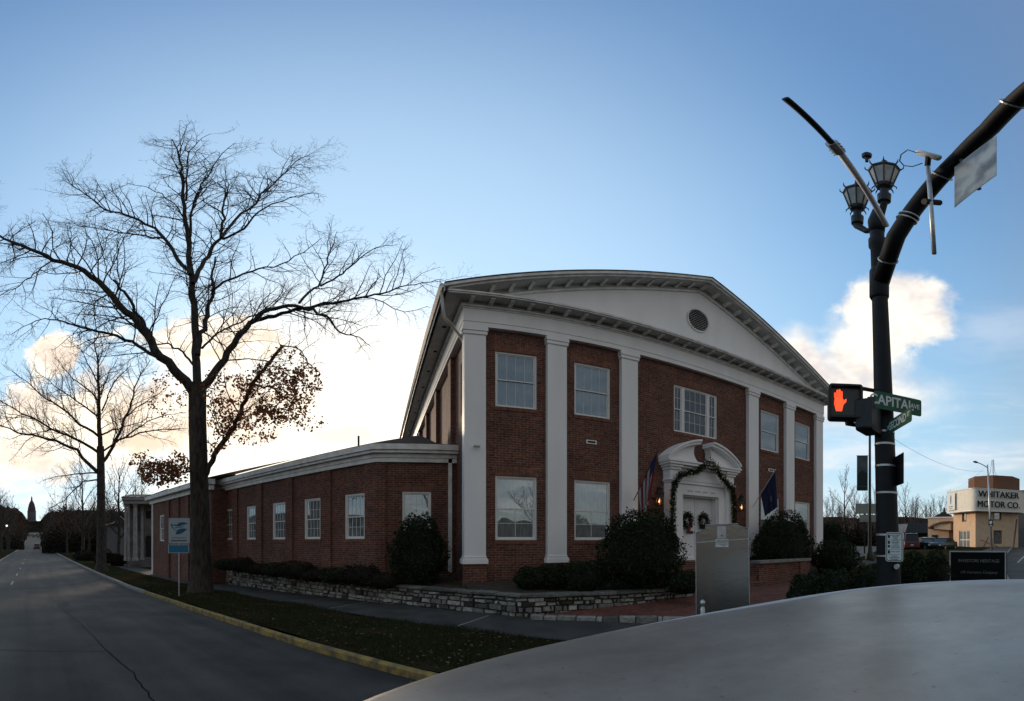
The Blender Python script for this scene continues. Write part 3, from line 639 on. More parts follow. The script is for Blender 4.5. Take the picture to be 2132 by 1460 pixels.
for i in range(NM):
    u = X0 + step * (i + .5) * 1.0 - .12 + .24 * (i / (NM - 1))
    mb = MB(); mb.loft([[FB.p(u + q, o, z) for o, z in ((.08, ZM + .005), (.08, 8.812), (.43, 8.812), (.43, 8.765), (.36, 8.755), (.22, 8.735))] for q in (-.055, .055)])
    mb.build('modillion', M['trim'], main)
# tympanum and raking cornice
SL = 2.81 / 8.42; ZE, XE = 9.07, X0 - P2; ZAp = 11.88; YE = 11.3 - P2
def rake_pts(h0, h1, e=0):    # band following both slopes, h measured down from the roof top
    return None
ty = MB(); ty.add([FB.p(X0 + .1, .0, 8.93), FB.p(X1 - .1, .0, 8.93), FB.p(XC, .0, ZAp - .32)], [(0, 1, 2)]); ty.build('tympanum', M['white'], main)
def rake(name, h0, h1, o0, o1, m, xs=0):
    mb = MB()
    for sgn in (-1, 1):
        ua, ub = XC + sgn * (XC - XE - xs), XC; za = ZE + SL * xs; zb = ZAp
        mb.prism(FB, [(ua, za - h1), (ub, zb - h1), (ub, zb - h0), (ua, za - h0)] if sgn < 0 else [(ub, zb - h1), (ua, za - h1), (ua, za - h0), (ub, zb - h0)], o0, o1)
    return mb.build(name, m, main)
rake('roof_edge', -.0, .03, -.2, P2 + .02, M['roof'])
rake('raking_cornice', .032, .13, .3, P2, M['trim']); rake('raking_fascia', .133, .20, .2, P1 + .02, M['trim'], .12)
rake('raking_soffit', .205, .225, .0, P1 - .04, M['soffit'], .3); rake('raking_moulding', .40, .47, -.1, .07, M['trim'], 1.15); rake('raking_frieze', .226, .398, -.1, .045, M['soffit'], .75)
nr = 17
for sgn in (-1, 1):
    for i in range(nr):
        dx = 1.3 + i * .548
        if dx > 9.1 - .8 + .5: continue
        uu = XC + sgn * (XC - XE - dx + 0.0); zt = ZE + SL * dx - .228
        mb = MB()
        mb.loft([[FB.p(uu + q, o, z + SL * (-sgn) * q * 1.0) for o, z in ((.05, zt - .13), (.05, zt), (.40, zt), (.40, zt - .045), (.34, zt - .06), (.2, zt - .085))] for q in (-.055, .055)])
        mb.build('modillion', M['trim'], main)
rf = MB()
rf.add([(XE, YE - .03, ZE), (XC, YE - .03, ZAp), (XC, 41, ZAp), (XE, 41, ZE)], [(0, 1, 2, 3)])
rf.add([(2 * XC - XE, YE - .03, ZE), (XC, YE - .03, ZAp), (XC, 41, ZAp), (2 * XC - XE, 41, ZE)], [(0, 3, 2, 1)])
rf.build('roof', M['roof'], main)
for x, s_ in ((XE, -1), (2 * XC - XE, 1)):
    gt = MB(); gt.loft([[(x + s_ * a, y, z) for a, z in ((-.02, ZE - .27), (-.02, ZE - .02), (.11, ZE - .02), (.12, ZE - .09), (.05, ZE - .15), (.0, ZE - .155), (0, ZE - .27))] for y in (YE + .05, 40.8)]); gt.build('gutter', M['steel'], main)
dp = MB(); dp.tube([(1.62, 10.95, 8.9), (1.66, 10.97, 8.3), (1.7, 11.0, 8.06), (1.85, 11.1, 7.96), (2.28, 11.72, 7.80), (2.4, 11.9, 7.7), (2.4, 11.9, 5.2)], .042, 8); dp.build('downspout', M['soffit'], main, smooth=True)
# round louvred vent
vc = (10.02, 10.12); vr = .5
rg = MB(); n = 40
for k in range(n):
    a0, a1 = 2 * math.pi * k / n, 2 * math.pi * (k + 1) / n
    q = [(vc[0] + r * math.cos(a), vc[1] + r * math.sin(a)) for a in (a0, a1) for r in (vr, vr - .05)]
    rg.prism(FB, [q[0], q[2], q[3], q[1]], .0, .05)
rv = rg.build('round_vent', M['trim'], main)
lv = MB(); lv.prism(FB, [(vc[0] + (vr - .04) * math.cos(2 * math.pi * k / n), vc[1] + (vr - .04) * math.sin(2 * math.pi * k / n)) for k in range(n)], .0, .008); lv.build('void', M['louver'], rv)
sl_ = MB()
for i in range(12):
    z = vc[1] - .42 + i * .0765; hw = math.sqrt(max(.001, (vr - .05) ** 2 - (z - vc[1]) ** 2))
    sl_.add([FB.p(vc[0] - hw, .012, z + .035), FB.p(vc[0] + hw, .012, z + .035), FB.p(vc[0] + hw, .045, z), FB.p(vc[0] - hw, .045, z)], [(0, 1, 2, 3)])
sl_.build('slats', M['trim'], rv)
# brick stoop, steps, cheek walls
stp = thing('brick_steps', 'red brick entrance steps below the white double door', 'steps', (9.1, 10, 0))
mb = MB(); mb.box(7.4, 10.84, 10.3, 11.44, .3, 1.26)
for i in range(5): mb.box(7.4, 10.84, 10.3 - .32 * (i + 1), 10.3 - .32 * i, .2, 1.26 - .16 * (i + 1))
mb.build('steps', M['brick'], stp, uv=True)
for x0, x1, y0, lab in ((6.5, 7.39, 9.62, 'brick planter wall with concrete cap left of the steps behind the bush'), (10.86, 13.65, 9.28, 'low brick planter wall with grey concrete cap right of the door in front of a round bush')):
    ck = thing('planter_wall', lab, 'brick wall', ((x0 + x1) / 2, 10, .2), group='walls beside the steps')
    mb = MB(); mb.box(x0, x1 - .02, y0, y0 + .3, .2, 1.17)
    if x0 > 10: mb.box(x1 - .55, x1 + .05, y0 - .06, y0 - .001, .2, 1.17); mb.box(x0, x0 + .3, y0 + .302, 11.28, .2, 1.17)
    mb.build('wall', M['brick'], ck, uv=True)
    mb = MB(); mb.box(x0 - .04, x1 + .1, y0 - .10, y0 + .34, 1.17, 1.265); mb.build('cap', M['concrete'], ck, bevel=.01)
# ---------------------------------------------------------------- door surround
ds = MB(); dc = 10.1
for sgn in (-1, 1):
    a, b = sorted((dc + sgn * 1.42, dc + sgn * 1.12)); ds.fbox(FB, a, b, BRK, .22, 1.28, 3.80)      # pilasters
    a, b = sorted((dc + sgn * 1.45, dc + sgn * 1.09)); ds.fbox(FB, a, b, BRK, .25, 1.28, 1.50); ds.fbox(FB, a, b, BRK, .25, 3.80, 3.86); ds.fbox(FB, a, b, BRK, .24, 3.90, 4.22)
    a, b = sorted((dc + sgn * 1.49, dc + sgn * 1.05)); ds.fbox(FB, a, b, BRK, .30, 3.86, 3.90); ds.fbox(FB, a, b, BRK, .30, 4.22, 4.30)
    a, b = sorted((dc + sgn * 1.54, dc + sgn * 1.0)); ds.fbox(FB, a, b, BRK, .36, 4.30, 4.38)
    a, b = sorted((dc + sgn * 1.12, dc + sgn * .82)); ds.fbox(FB, a, b, BRK, .10, 1.28, 3.44)
ds.fbox(FB, dc - 1.09, dc + 1.09, BRK, .10, 3.44, 3.80); ds.fbox(FB, dc - 1.09, dc + 1.09, BRK, .16, 3.80, 3.90); ds.fbox(FB, dc - 1.05, dc + 1.05, BRK, .18, 3.90, 4.30)
ds.fbox(FB, dc - 1.0, dc + 1.0, BRK, .30, 4.30, 4.38)
sur = ds.build('door_surround', M['white'], main, bevel=.004)
pe_ = MB(); pe_.fbox(FB, dc - 1.60, dc + 1.60, BRK, .42, 4.38, 4.46); pe_.fbox(FB, dc - 1.64, dc + 1.64, BRK, .46, 4.462, 4.52)
def arcz(x): # top of the segmental pediment
    Rr = 2.35; return 5.34 - Rr + math.sqrt(Rr * Rr - x * x) if abs(x) < 1.66 else 4.66
z_end = arcz(1.60)
for sgn in (-1, 1):
    xs_ = lin(.27, 1.64, .1)
    for x0, x1 in zip(xs_, xs_[1:]):
        for (d0, d1, oo) in ((0, .07, .46), (.072, .16, .40)):
            q = [(dc + sgn * x0, arcz(x0) - d1), (dc + sgn * x1, arcz(x1) - d1), (dc + sgn * x1, arcz(x1) - d0), (dc + sgn * x0, arcz(x0) - d0)]
            if sgn < 0: q = [q[1], q[0], q[3], q[2]]
            pe_.prism(FB, q, BRK, oo)
    # tympanum half with the round bite out of it
    bite = [(dc + sgn * .40 * math.cos(a), 4.93 + .40 * math.sin(a)) for a in np.linspace(-math.pi / 2, math.pi / 4.2, 12)]
    outer = [(dc + sgn * x, arcz(x) - .15) for x in lin(.40, 1.52, .14)]
    pts = [(dc + sgn * .0, 4.522)] + bite + outer + [(dc + sgn * 1.52, 4.522)]
    if sgn < 0: pts = pts[::-1]
    pe_.prism(FB, pts, BRK, .17)
pe_.build('broken_pediment', M['white'], sur)
for i in range(4): ln = MB(); ln.fbox(FB, dc - .62 + i * .34, dc - .40 + i * .34, .10, .115, 3.56, 3.60); ln.build('panel_mould', M['soffit'], sur)
dm = MB()
for sgn in (-1, 1):
    a, b = sorted((dc + sgn * .01, dc + sgn * .79)); dm.fbox(FB, a, b, -.29, -.25, 1.31, 3.40)
dr = dm.build('door', M['door'], main)
pn = MB()
for sgn in (-1, 1):
    for z0, z1 in ((1.45, 2.1), (2.25, 2.95), (3.02, 3.3)):
        a, b = sorted((dc + sgn * .10, dc + sgn * .70)); pn.fbox(FB, a, b, -.25, -.238, z0, z1)
pn.build('door_panels', M['door'], dr, bevel=.01)
hd = MB(); hd.lathe(FB.p(dc - .07, -.19, 2.2), ((.0, -.03), (.035, 0), (0, .03)), 10); hd.build('door_handle', M['dark'], dr); hd = MB(); hd.fbox(FB, dc - .34, dc - .10, -.238, -.226, 2.16, 2.25); hd.build('letter_slot', M['dark'], dr)
th = MB(); th.fbox(FB, dc - .8, dc + .8, -.30, -.0, 1.262, 1.305); th.fbox(FB, dc - .82, dc - .795, -.29, -.0, 1.305, 3.42); th.fbox(FB, dc + .795, dc + .82, -.29, 0, 1.305, 3.42); th.fbox(FB, dc - .795, dc + .795, -.29, 0, 3.40, 3.43); th.build('door_frame', M['white'], main)
sc_ = MB(); p = FB.p(2.55, .0, 4.42); sc_.tube([p, (p[0], p[1] - .10, p[2] + .02)], .015, 6); sc_.tube([(p[0] - .05, p[1] - .10, p[2] - .01), (p[0] + .10, p[1] - .16, p[2] - .03)], .04, 8)
tag(sc_.build('security_camera', M['soffit']), 'small security camera on the left corner pilaster', 'camera')
# ================================================================ WINGS
AW = K * (25 - XN); w_ = (math.sin(AW), math.cos(AW)); nl = (-w_[1], w_[0]) if False else (-math.cos(AW), math.sin(AW))
c0 = (0.0, 13.4)
FL = Fr(c0, (-w_[0], -w_[1]), nl); FW = Fr(c0, (1, 0), (0, -1))
wing = thing('brick_wing', 'long single storey brick wing with hip roof left of the pediment building', 'building', (0, 13.4, 0))
WZ = (1.97, 3.41); ub = FL.u_of(446)
wins = [FL.u_of((a + b) / 2) for a, b in ((471.4, 486.5), (515.7, 533.5), (569.4, 592), (635.7, 664.3), (720, 756.5))]
mb = MB(); wall_holes(mb, FL, ub, 0, -.2, 4.4, [(u - .45, u + .45, *WZ) for u in wins], 0, .12)
wall_holes(mb, FW, 0, 2.44, -.2, 4.4, [(.78, 1.66, *WZ)], 0, .12)
e_ = FL.p(ub, 0, 0); mb.add([e_, (e_[0] + 3, e_[1] + 6, 0), (e_[0] + 3, e_[1] + 6, 4.4), (e_[0], e_[1], 4.4)], [(0, 1, 2, 3)])
mb.build('wall', M['brick'], wing, uv=True)
mb = MB()
for px in (491.3, 541, 604, 682):
    u = FL.u_of(px); mb.fbox(FL, u - .22, u + .22, 0, .07, -.1, 4.30)
mb.fbox(FL, ub, ub + .4, 0, .07, -.1, 4.30)
q0 = FL.p(-.45, 0, 0); q1 = FL.p(-.45, .06, 0); mit = (FL.n[0] * .06 + .0, 0)
qx = -(1 - .7335) / .6797 * .06
cor = (qx, 13.4 - .06)
mb.loft([[(q0[0], q0[1], z), (q1[0], q1[1], z), (cor[0], cor[1], z), (.27, 13.34, z), (.27, 13.4, z), (0, 13.4, z)] for z in (-.1, 4.30)])
mb.build('brick_pilasters', M['brick'], wing, uv=True)
for u in wins:
    window(wing, FL, u, WZ[0], WZ[1], .9, -.0, M['glass3'], cols=4, rows=2); 
    sill(wing, FL, u, WZ[0], .9, 0)
window(wing, FW, 1.22, WZ[0], WZ[1], .88, 0, M['glass'], cols=4); lintel(wing, FW, 1.22, WZ[1], .88, 0)
fz = MB(); ex = -.392
def wband(mb, z0, z1, o, uend=None, xe=2.44):
    ue = ub - .1 if uend is None else uend
    a = FL.p(ue, o, 0); cx, cy = -.392 * o, 13.4 - o
    ai = FL.p(ue, -.02, 0); ci = (.01, 13.42)
    for (pa, pb) in (((a[0], a[1]), (cx, cy)), ((cx, cy), (xe, 13.4 - o))):
        mb.add([(pa[0], pa[1], z0), (pb[0], pb[1], z0), (pb[0], pb[1], z1), (pa[0], pa[1], z1)], [(0, 1, 2, 3)])
    for z in (z0, z1):
        mb.add([(a[0], a[1], z), (cx, cy, z), (ci[0], ci[1], z), (ai[0], ai[1], z)], [(0, 1, 2, 3)])
        mb.add([(cx, cy, z), (xe, 13.4 - o, z), (xe, 13.42, z), (ci[0], ci[1], z)], [(0, 1, 2, 3)])
    mb.add([(a[0], a[1], z0), (a[0], a[1], z1), (ai[0], ai[1], z1), (ai[0], ai[1], z0)], [(0, 1, 2, 3)])
    mb.add([(xe, 13.4 - o, z0), (xe, 13.4 - o, z1), (xe, 13.42, z1), (xe, 13.42, z0)], [(0, 1, 2, 3)])
wband(fz, 4.31, 4.44, .10); wband(fz, 4.445, 4.57, .13); fz.build('frieze', M['trim'], wing)
gu = MB(); wband(gu, 4.575, 4.66, .26, xe=2.55); wband(gu, 4.665, 4.84, .32, xe=2.58); gu.build('gutter', M['steel'] if False else M['trim'], wing)
ro = MB(); o = .33; a = FL.p(ub - .2, o, 4.85); E0 = (-.392 * o, 13.4 - o, 4.85); AP = (1.62, 16.5, 5.95)
a2 = FL.p(ub - .2, o, 4.85); rb = (a2[0] - nl[0] * 3.7, a2[1] - nl[1] * 3.7, 5.95)
ro.add([a2, E0, AP, rb], [(0, 1, 2, 3)]); ro.add([E0, (2.6, 13.07, 4.85), (2.44, 14.6, 5.0), AP], [(0, 1, 2, 3)])
ro.add([AP, (2.44, 14.6, 5.0), (2.44, 24, 5.0), rb], [(0, 1, 2, 3)])
ro.build('roof', M['roof2'], wing)
vp = MB(); p = FL.p(FL.u_of(702), -1.0, 5.2); vp.tube([(p[0], p[1], 5.0), (p[0], p[1], 5.62)], .035, 8); vp.build('vent_pipe', M['dark'], wing)
dn = MB(); dn.fbox(FW, 2.18, 2.29, .02, .10, .95, 4.58); dn.build('downspout', M['trim'], wing)
d2 = MB(); d2.fbox(FL, ub - .02, ub + .08, .08, .17, -.1, 4.58); d2.build('downspout', M['trim'], wing)
# farther brick wing
per = 9.0; c1 = (-nl[0] * per, -nl[1] * per)
c1 = (nl[0] * -per, nl[1] * -per)
FL2 = Fr(c1, (-w_[0], -w_[1]), nl)
wg2 = thing('brick_wing', 'farther brick wing with white corner board behind the blue sign', 'building', (c1[0], c1[1], 0))
ua, ub2 = FL2.u_of(318), FL2.u_of(440); mb = MB(); uw = FL2.u_of(337)
wall_holes(mb, FL2, ua, ub2, -.6, 4.4, [(uw - .4, uw + .4, 1.9, 3.5)], 0, .12)
a = FL2.p(ub2, 0, 0); b = FL2.p(ub2, -3, 0); mb.add([(a[0], a[1], -.6), (b[0], b[1], -.6), (b[0], b[1], 4.4), (a[0], a[1], 4.4)], [(0, 1, 2, 3)])
a = FL2.p(ua, 0, 0); b = FL2.p(ua, -8, 0); mb.add([(a[0], a[1], -.6), (b[0], b[1], -.6), (b[0], b[1], 4.4), (a[0], a[1], 4.4)], [(0, 3, 2, 1)])
mb.build('wall', M['brick'], wg2, uv=True)
window(wg2, FL2, uw, 1.9, 3.5, .8, 0, M['glass3'], cols=3)
mb = MB()
for px in (352, 372, 392, 415): u = FL2.u_of(px); mb.fbox(FL2, u - .2, u + .2, 0, .1, -.5, 4.3)
mb.build('brick_pilasters', M['brick'], wg2, uv=True)
mb = MB(); mb.fbox(FL2, ua - .05, ua + .12, -.05, .06, -.4, 4.4); mb.build('corner_board', M['white'], wg2)
mb = MB(); mb.fbox(FL2, ua - .3, ub2 + .1, -.1, .12, 4.31, 4.55); mb.fbox(FL2, ua - .5, ub2 + .2, -.1, .4, 4.57, 4.8); mb.build('frieze', M['trim'], wg2)
mb = MB(); P_ = [FL2.p(ua - .5, .42, 4.82), FL2.p(ub2 + .2, .42, 4.82), FL2.p(ub2 + .2, -5, 6.3), FL2.p(ua + 2, -5, 6.3), FL2.p(ua - .5, -9, 4.82)]
mb.add(P_, [(0, 1, 2, 3), (0, 3, 4)]); mb.build('roof', M['roof'], wg2)
# colonnaded house beyond
def view_frame(px, d):
    a = K * (px - XN); return Fr((d * math.sin(a), d * math.cos(a)), (math.cos(a), -math.sin(a)), (-math.sin(a), -math.cos(a)))
FH = view_frame(290, 38); k_ = K * 38; uh = lambda px: (px - 290) * k_; zh = lambda py: CZ + math.tan(K * (YH - py)) * 38
hs = thing('colonnaded_house', 'white columned house with arched doorway and dark hip roof beyond the brick wings', 'house', (*FH.o, 0))
mb = MB(); wall_holes(mb, FH, uh(266), uh(345), -1, zh(1052), [(uh(304), uh(316), zh(1160), zh(1125)), (uh(284), uh(292), zh(1110), zh(1075))], 0, .2); mb.fbox(FH, uh(266), uh(345), -6, -.25, -1, zh(1052)); mb.build('wall', mat('grey_render_wall', (.20, .195, .185), .9, (.12, .10, .09), 1.2), hs)
mb = MB(); mb.prism(FH, [(uh(303), zh(1160)), (uh(317), zh(1160)), (uh(317), zh(1122))] + [(uh(310) + 7 * k_ * math.cos(a), zh(1122) + 7 * k_ * math.sin(a)) for a in np.linspace(.3, math.pi - .3, 7)] + [(uh(303), zh(1122))], 0, .02); mb.build('arched_door', M['louver'], hs)
mb = MB(); mb.fbox(FH, uh(304), uh(314), .0, .03, zh(1080), zh(1064)); mb.build('window', M['louver'], hs)
for px, r in ((263, .12), (268.5, .12), (282, .18), (296, .12)):
    p = FH.p(uh(px), 1.6 if px < 290 else .3, 0); mb = MB(); mb.lathe((p[0], p[1], zh(1166)), ((r * 1.5, 0), (r * 1.5, .2), (r, .25), (r * .85, zh(1054) - zh(1166) - .2), (r * 1.4, zh(1054) - zh(1166) - .1), (r * 1.4, zh(1054) - zh(1166))), 12); mb.build('column', M['column'], hs, smooth=False)
mb = MB(); mb.fbox(FH, uh(258), uh(320), -.1, 2.0, zh(1053), zh(1046)); mb.fbox(FH, uh(256), uh(322), -.2, 2.2, zh(1045.8), zh(1040)); mb.build('entablature', M['column'], hs)
mb = MB(); P_ = [FH.p(uh(254), 2.3, zh(1040)), FH.p(uh(324), 2.3, zh(1040)), FH.p(uh(425), -.5, zh(1032)), FH.p(uh(425), -5, zh(1004)), FH.p(uh(355), -5, zh(1004)), FH.p(uh(318), -3, zh(1022)), FH.p(uh(270), -3, zh(1022)), FH.p(uh(254), -8, zh(1040))]
mb.add(P_, [(0, 1, 5, 6), (1, 2, 3, 4), (1, 4, 5), (0, 6, 7)]); mb.build('roof', M['roof'], hs)
# small grey house further on
FG = view_frame(243, 62); kg = K * 62; ug = lambda px: (px - 243) * kg; zg = lambda py: CZ + math.tan(K * (YH - py)) * 62
gh = thing('gabled_house', 'small grey gabled house with pale eaves between the tree trunk and the columned house', 'house', (*FG.o, 0))
mb = MB(); mb.fbox(FG, ug(222), ug(270), -7, 0, -1, zg(1092)); mb.build('wall', mat('grey_siding', (.13, .135, .14), .9), gh)
mb = MB(); mb.prism(FG, [(ug(219), zg(1093)), (ug(236), zg(1088)), (ug(251), zg(1075)), (ug(268), zg(1090)), (ug(272), zg(1093))], -7.4, .4); mb.build('roof', M['roof'], gh)
mb = MB()
for a, b in (((219, 1093), (236, 1088)), ((236, 1088), (251, 1075)), ((251, 1075), (268, 1090))):
    mb.prism(FG, [(ug(a[0]), zg(a[1] + 2)), (ug(b[0]), zg(b[1] + 2)), (ug(b[0]), zg(b[1])), (ug(a[0]), zg(a[1]))], .4, .5)
mb.build('fascia', M['soffit'], gh)
# ================================================================ TREES
class TreeMesh:
    def __init__(s): s.v, s.f, s.n = [], [], 0
    def branch(s, pts, rad, sides):
        pts = np.asarray(pts, float); m = len(pts)
        d = np.gradient(pts, axis=0); d /= np.linalg.norm(d, axis=1)[:, None] + 1e-9
        ref = np.array([.31, .52, .79]) if abs(d[0] @ np.array([.31, .52, .79])) < .9 else np.array([1., 0, 0])
        u = np.cross(d, ref); u /= np.linalg.norm(u, axis=1)[:, None] + 1e-9; w = np.cross(d, u)
        a = np.arange(sides) * 2 * math.pi / sides
        ring = pts[:, None, :] + (u[:, None, :] * np.cos(a)[None, :, None] + w[:, None, :] * np.sin(a)[None, :, None]) * np.asarray(rad)[:, None, None]
        s.v.append(ring.reshape(-1, 3)); k = np.arange(m - 1)[:, None] * sides; i = np.arange(sides)[None, :]; j = (i + 1) % sides
        s.f.append((np.stack([k + i, k + j, k + sides + j, k + sides + i], -1).reshape(-1, 4) + s.n)); s.n += m * sides
    def build(s, name, m, parent=None, off=(0, 0, 0), smooth=True):
        v = np.concatenate(s.v) - np.array(off); f = np.concatenate(s.f)
        me = bpy.data.meshes.new(name); me.vertices.add(len(v)); me.vertices.foreach_set('co', v.ravel())
        me.loops.add(f.size); me.loops.foreach_set('vertex_index', f.ravel().astype(np.int32)); me.polygons.add(len(f))
        me.polygons.foreach_set('loop_start', np.arange(0, f.size, 4, dtype=np.int32)); me.polygons.foreach_set('loop_total', np.full(len(f), 4, np.int32))
        me.update(calc_edges=True); me.materials.append(m)
        if smooth: me.polygons.foreach_set('use_smooth', [True] * len(me.polygons))
        o = bpy.data.objects.new(name, me); C.objects.link(o)
        if parent is not None: o.parent = parent
        return o
def unit(v): return v / (np.linalg.norm(v) + 1e-9)
def resample(pts, n):
    pts = np.asarray(pts, float); d = np.r_[0, np.cumsum(np.linalg.norm(np.diff(pts, axis=0), axis=1))]; t = np.linspace(0, d[-1], n)
    return np.stack([np.interp(t, d, pts[:, i]) for i in range(3)], 1), d[-1]
def spawn(T, pts, rads, L, level, maxlevel, dens, up, tips, f0=.15, spread=.8, decay=.42, minr=.004, maxlen=9):
    n = max(2, int(L * dens[level])); m = len(pts)
    for k in range(n):
        f = f0 + (1 - f0) * (k + rng.random()) / n; x = f * (m - 1); i = min(int(x), m - 2); q = x - i
        p = pts[i] * (1 - q) + pts[i + 1] * q; r = rads[i] * (1 - q) + rads[i + 1] * q; d = unit(pts[i + 1] - pts[i])
        side = rng.normal(size=3); side = unit(side - d * (side @ d))
        nd = unit(d * (1 - spread * .45) + side * spread + np.array([0, 0, up]))
        l = min(maxlen, L * decay * (1.15 - .55 * f) * rng.uniform(.6, 1.25)); l = max(l, .14)
        ns = 4 if level >= 2 else 6; q_ = [p]; cur = nd
        for _ in range(ns):
            cur = unit(cur + rng.normal(size=3) * .17 + np.array([0, 0, up * .22])); q_.append(q_[-1] + cur * l / ns)
        q_ = np.array(q_); r0 = max(minr, min(r * .62, .011 * l + .003)); rr_ = np.linspace(r0, max(minr * .55, r0 * .3), ns + 1)
        T.branch(q_, rr_, 3 if level >= 1 else 5)
        if level < maxlevel: spawn(T, q_, rr_, l, level + 1, maxlevel, dens, up, tips, .2, spread, decay * 1.05, minr, maxlen)
        else: tips.append(q_[-1])
def leaf_mesh(points, size, name, m, parent=None, off=(0, 0, 0), flat=0.0, aspect=.6):
    P = np.asarray(points, float) - np.array(off); n = len(P)
    a = rng.normal(size=(n, 3)); a[:, 2] *= (1 - flat); a /= np.linalg.norm(a, axis=1)[:, None]
    b = rng.normal(size=(n, 3)); b -= a * (a * b).sum(1)[:, None]; b /= np.linalg.norm(b, axis=1)[:, None]
    if flat: b[:, 2] *= (1 - flat)
    s = (size * rng.uniform(.6, 1.35, n))[:, None]
    v = np.stack([P - a * s * .5, P + b * s * aspect * .5 - a * s * .08, P + a * s * .5, P - b * s * aspect * .5 + a * s * .06], 1).reshape(-1, 3)
    T = TreeMesh(); T.v = [v]; T.f = [np.arange(4 * n).reshape(-1, 4)]; return T.build(name, m, parent, smooth=False)
# big oak on the verge: limbs follow the photographed silhouette, given depth of their own
D0 = 17.0; ta, te = azel(418); base0 = np.array([D0 * math.sin(ta), D0 * math.cos(ta), 0]); base0[2] = gz(base0[0], base0[1]) + .12
oak = thing('oak_tree', 'large bare oak with a thick trunk on the verge behind the blue sign', 'tree', tuple(base0))
fwd = np.array([math.sin(ta), math.cos(ta), 0])
def tp(px, py, dep):     # vertical plane through the trunk, facing the eye, pushed back by dep metres
    a, e = azel(px, py); dd = (D0 + dep) / max(.3, math.cos(a - ta)); return np.array([dd * math.sin(a), dd * math.cos(a), CZ + dd * math.tan(e)])
LIMBS = [  # (points (px,py), start radius px, end radius px, depth at end)
 ([(418,1246),(418,1228),(418,1205),(418,1150),(416,1050),(413,950),(411,880),(411,830),(411,800)], (37,28,24,21.5,20,19.5,19,19,20), None, 0),
 ([(411,810),(409,760),(408,720),(405.5,649),(402.7,611),(401,580),(396,556),(394.5,506),(387.7,465),(383.6,424),(379.5,397),(379.5,364),(374,328),(366,305),(358,290)], 15, 2, 1.0),
 ([(387.7,418),(390.4,378),(390,323),(402,305),(418,290),(437,279)], 4, 1, -.6),
 ([(396,493),(401,438),(409.6,402),(431.5,369),(448,336),(464,315),(489,298)], 5, 1, -1.5),
 ([(411,740),(414,705),(422,680),(431,655),(440,620),(442,600),(439,578),(444,560),(448,535)], 11, 3, 1.5),
 ([(402,590),(412,572),(425,548),(436,525),(448,506),(461.7,495),(464,465),(467,424),(470,408),(464,391),(452,384),(445,378)], 9, 1.5, 2.0),
 ([(461.7,495),(475,474),(500,450),(533,424),(546.6,402),(572,380),(596,358),(612,340),(629,328),(653,323)], 6, 1, 3.0),
 ([(464,498),(480,492),(503,482),(520,462),(541,438),(570,424),(598,413),(630,407),(667,404)], 5, .8, -2.5),
 ([(441,613),(446,600),(464,588),(491,578),(532,561),(574,556),(600,545),(640,520),(670,495)], 5, .8, -3.0),
 ([(413,815),(428,802),(441,782),(454.8,767),(468,745),(481,723),(493,705),(507,688),(529,668),(553,646),(582,640),(600,636),(632,640),(660,650),(686,663)], 15, 4, -1.0),
 ([(529,668),(564,661),(595,652),(619,646),(640,640),(663,632),(690,630),(716,628),(749,619),(791,612),(833,598),(860,592),(879,589),(921,582)], 8, 1, -2.5),
 ([(623,631),(644,605),(667,596),(679,552),(688,521),(697,500),(702,482)], 5, 1, 1.0),
 ([(667,596),(690,583),(716,568),(744,542),(777,517),(800,510),(830,508)], 4, .8, -1.0),
 ([(686,663),(705,691),(722,698),(744,703),(760,712),(772,722)], 4, .8, -2.5),
 ([(421,725),(428,717),(440,703),(455,692),(487,675),(522,660),(560,640),(590,610),(600,580)], 4.5, 1, 2.5),
 ([(418,1004),(430,984),(442,955),(461,929),(475,908),(487,887),(500,862),(509,837),(519,815),(529,797),(545,775),(557,758),(575,735),(588,721)], 10, 5, -1.5),
 ([(588,721),(608,722),(630,732),(643,750),(652,767),(662,782),(669,797)], 2.5, .8, -2.5),
 ([(527,802),(545,802),(564,808),(578,817),(590,828),(610,840),(628,852)], 4.5, 1.2, -2.6),
 ([(497,868),(520,850),(545,830),(560,815)], 3, 1, -.5),
 ([(470,918),(452,895),(445,870),(435,850)], 3, 1, -1.5),
 ([(409,825),(397,809),(378,787),(359,766),(342,747),(325,729),(305,694),(287,674),(260,644),(227,608),(197,581),(176,565),(156,553),(109,540),(82,526),(41,510),(0,493),(-40,470)], 17, 3, -2.0),
 ([(322,722),(310,690),(296,669),(280,642),(266,617),(250,598),(236,583)], 7, 4, -1.6),
 ([(233,583),(226,572),(216,540),(208,510),(203,490),(200,477),(198,450)], 2.2, .8, -.6),
 ([(228,575),(236,545),(243,520),(248,495),(248,470)], 2, .8, -2.6),
 ([(339,746),(322,741),(305,732),(290,722),(273,709),(241,700),(201,689),(161,680),(126,668),(95,663),(57,677),(23,697)], 7, 1, 1.5),
 ([(404,762),(390,745),(380,732),(368,723),(357,717),(345,714),(320,716),(296,717),(275,719),(256,722)], 4.5, 1.5, 2.5),
 ([(396,572),(392,562),(378,548),(364,532),(355,515),(345,499),(337,488),(329,480),(288,458),(255,444),(219,437),(192,414),(153,389),(131,370)], 8, 1, 1.5),
 ([(340,496),(320,493),(290,489),(246,484),(203,475),(164,469),(137,455)], 4, .8, 2.5),
 ([(386,460),(376,440),(364,425),(340,405),(309,392),(285,385),(260,381)], 3, .8, -1.5),
 ([(156,553),(150,520),(147,490),(143,460)], 2, .8, 0),
 ([(109,542),(85,560),(60,580),(30,600),(0,615),(-30,625)], 3, 1, -3),
 ([(201,689),(198,655),(190,620),(175,590)], 1.6, .6, 2),
 ([(404,978),(388,985),(368,975),(345,968),(320,965),(296,966)], 3, 1, -1.5),
]
tk, cr_ = TreeMesh(), TreeMesh(); tips = []; lowtips = []

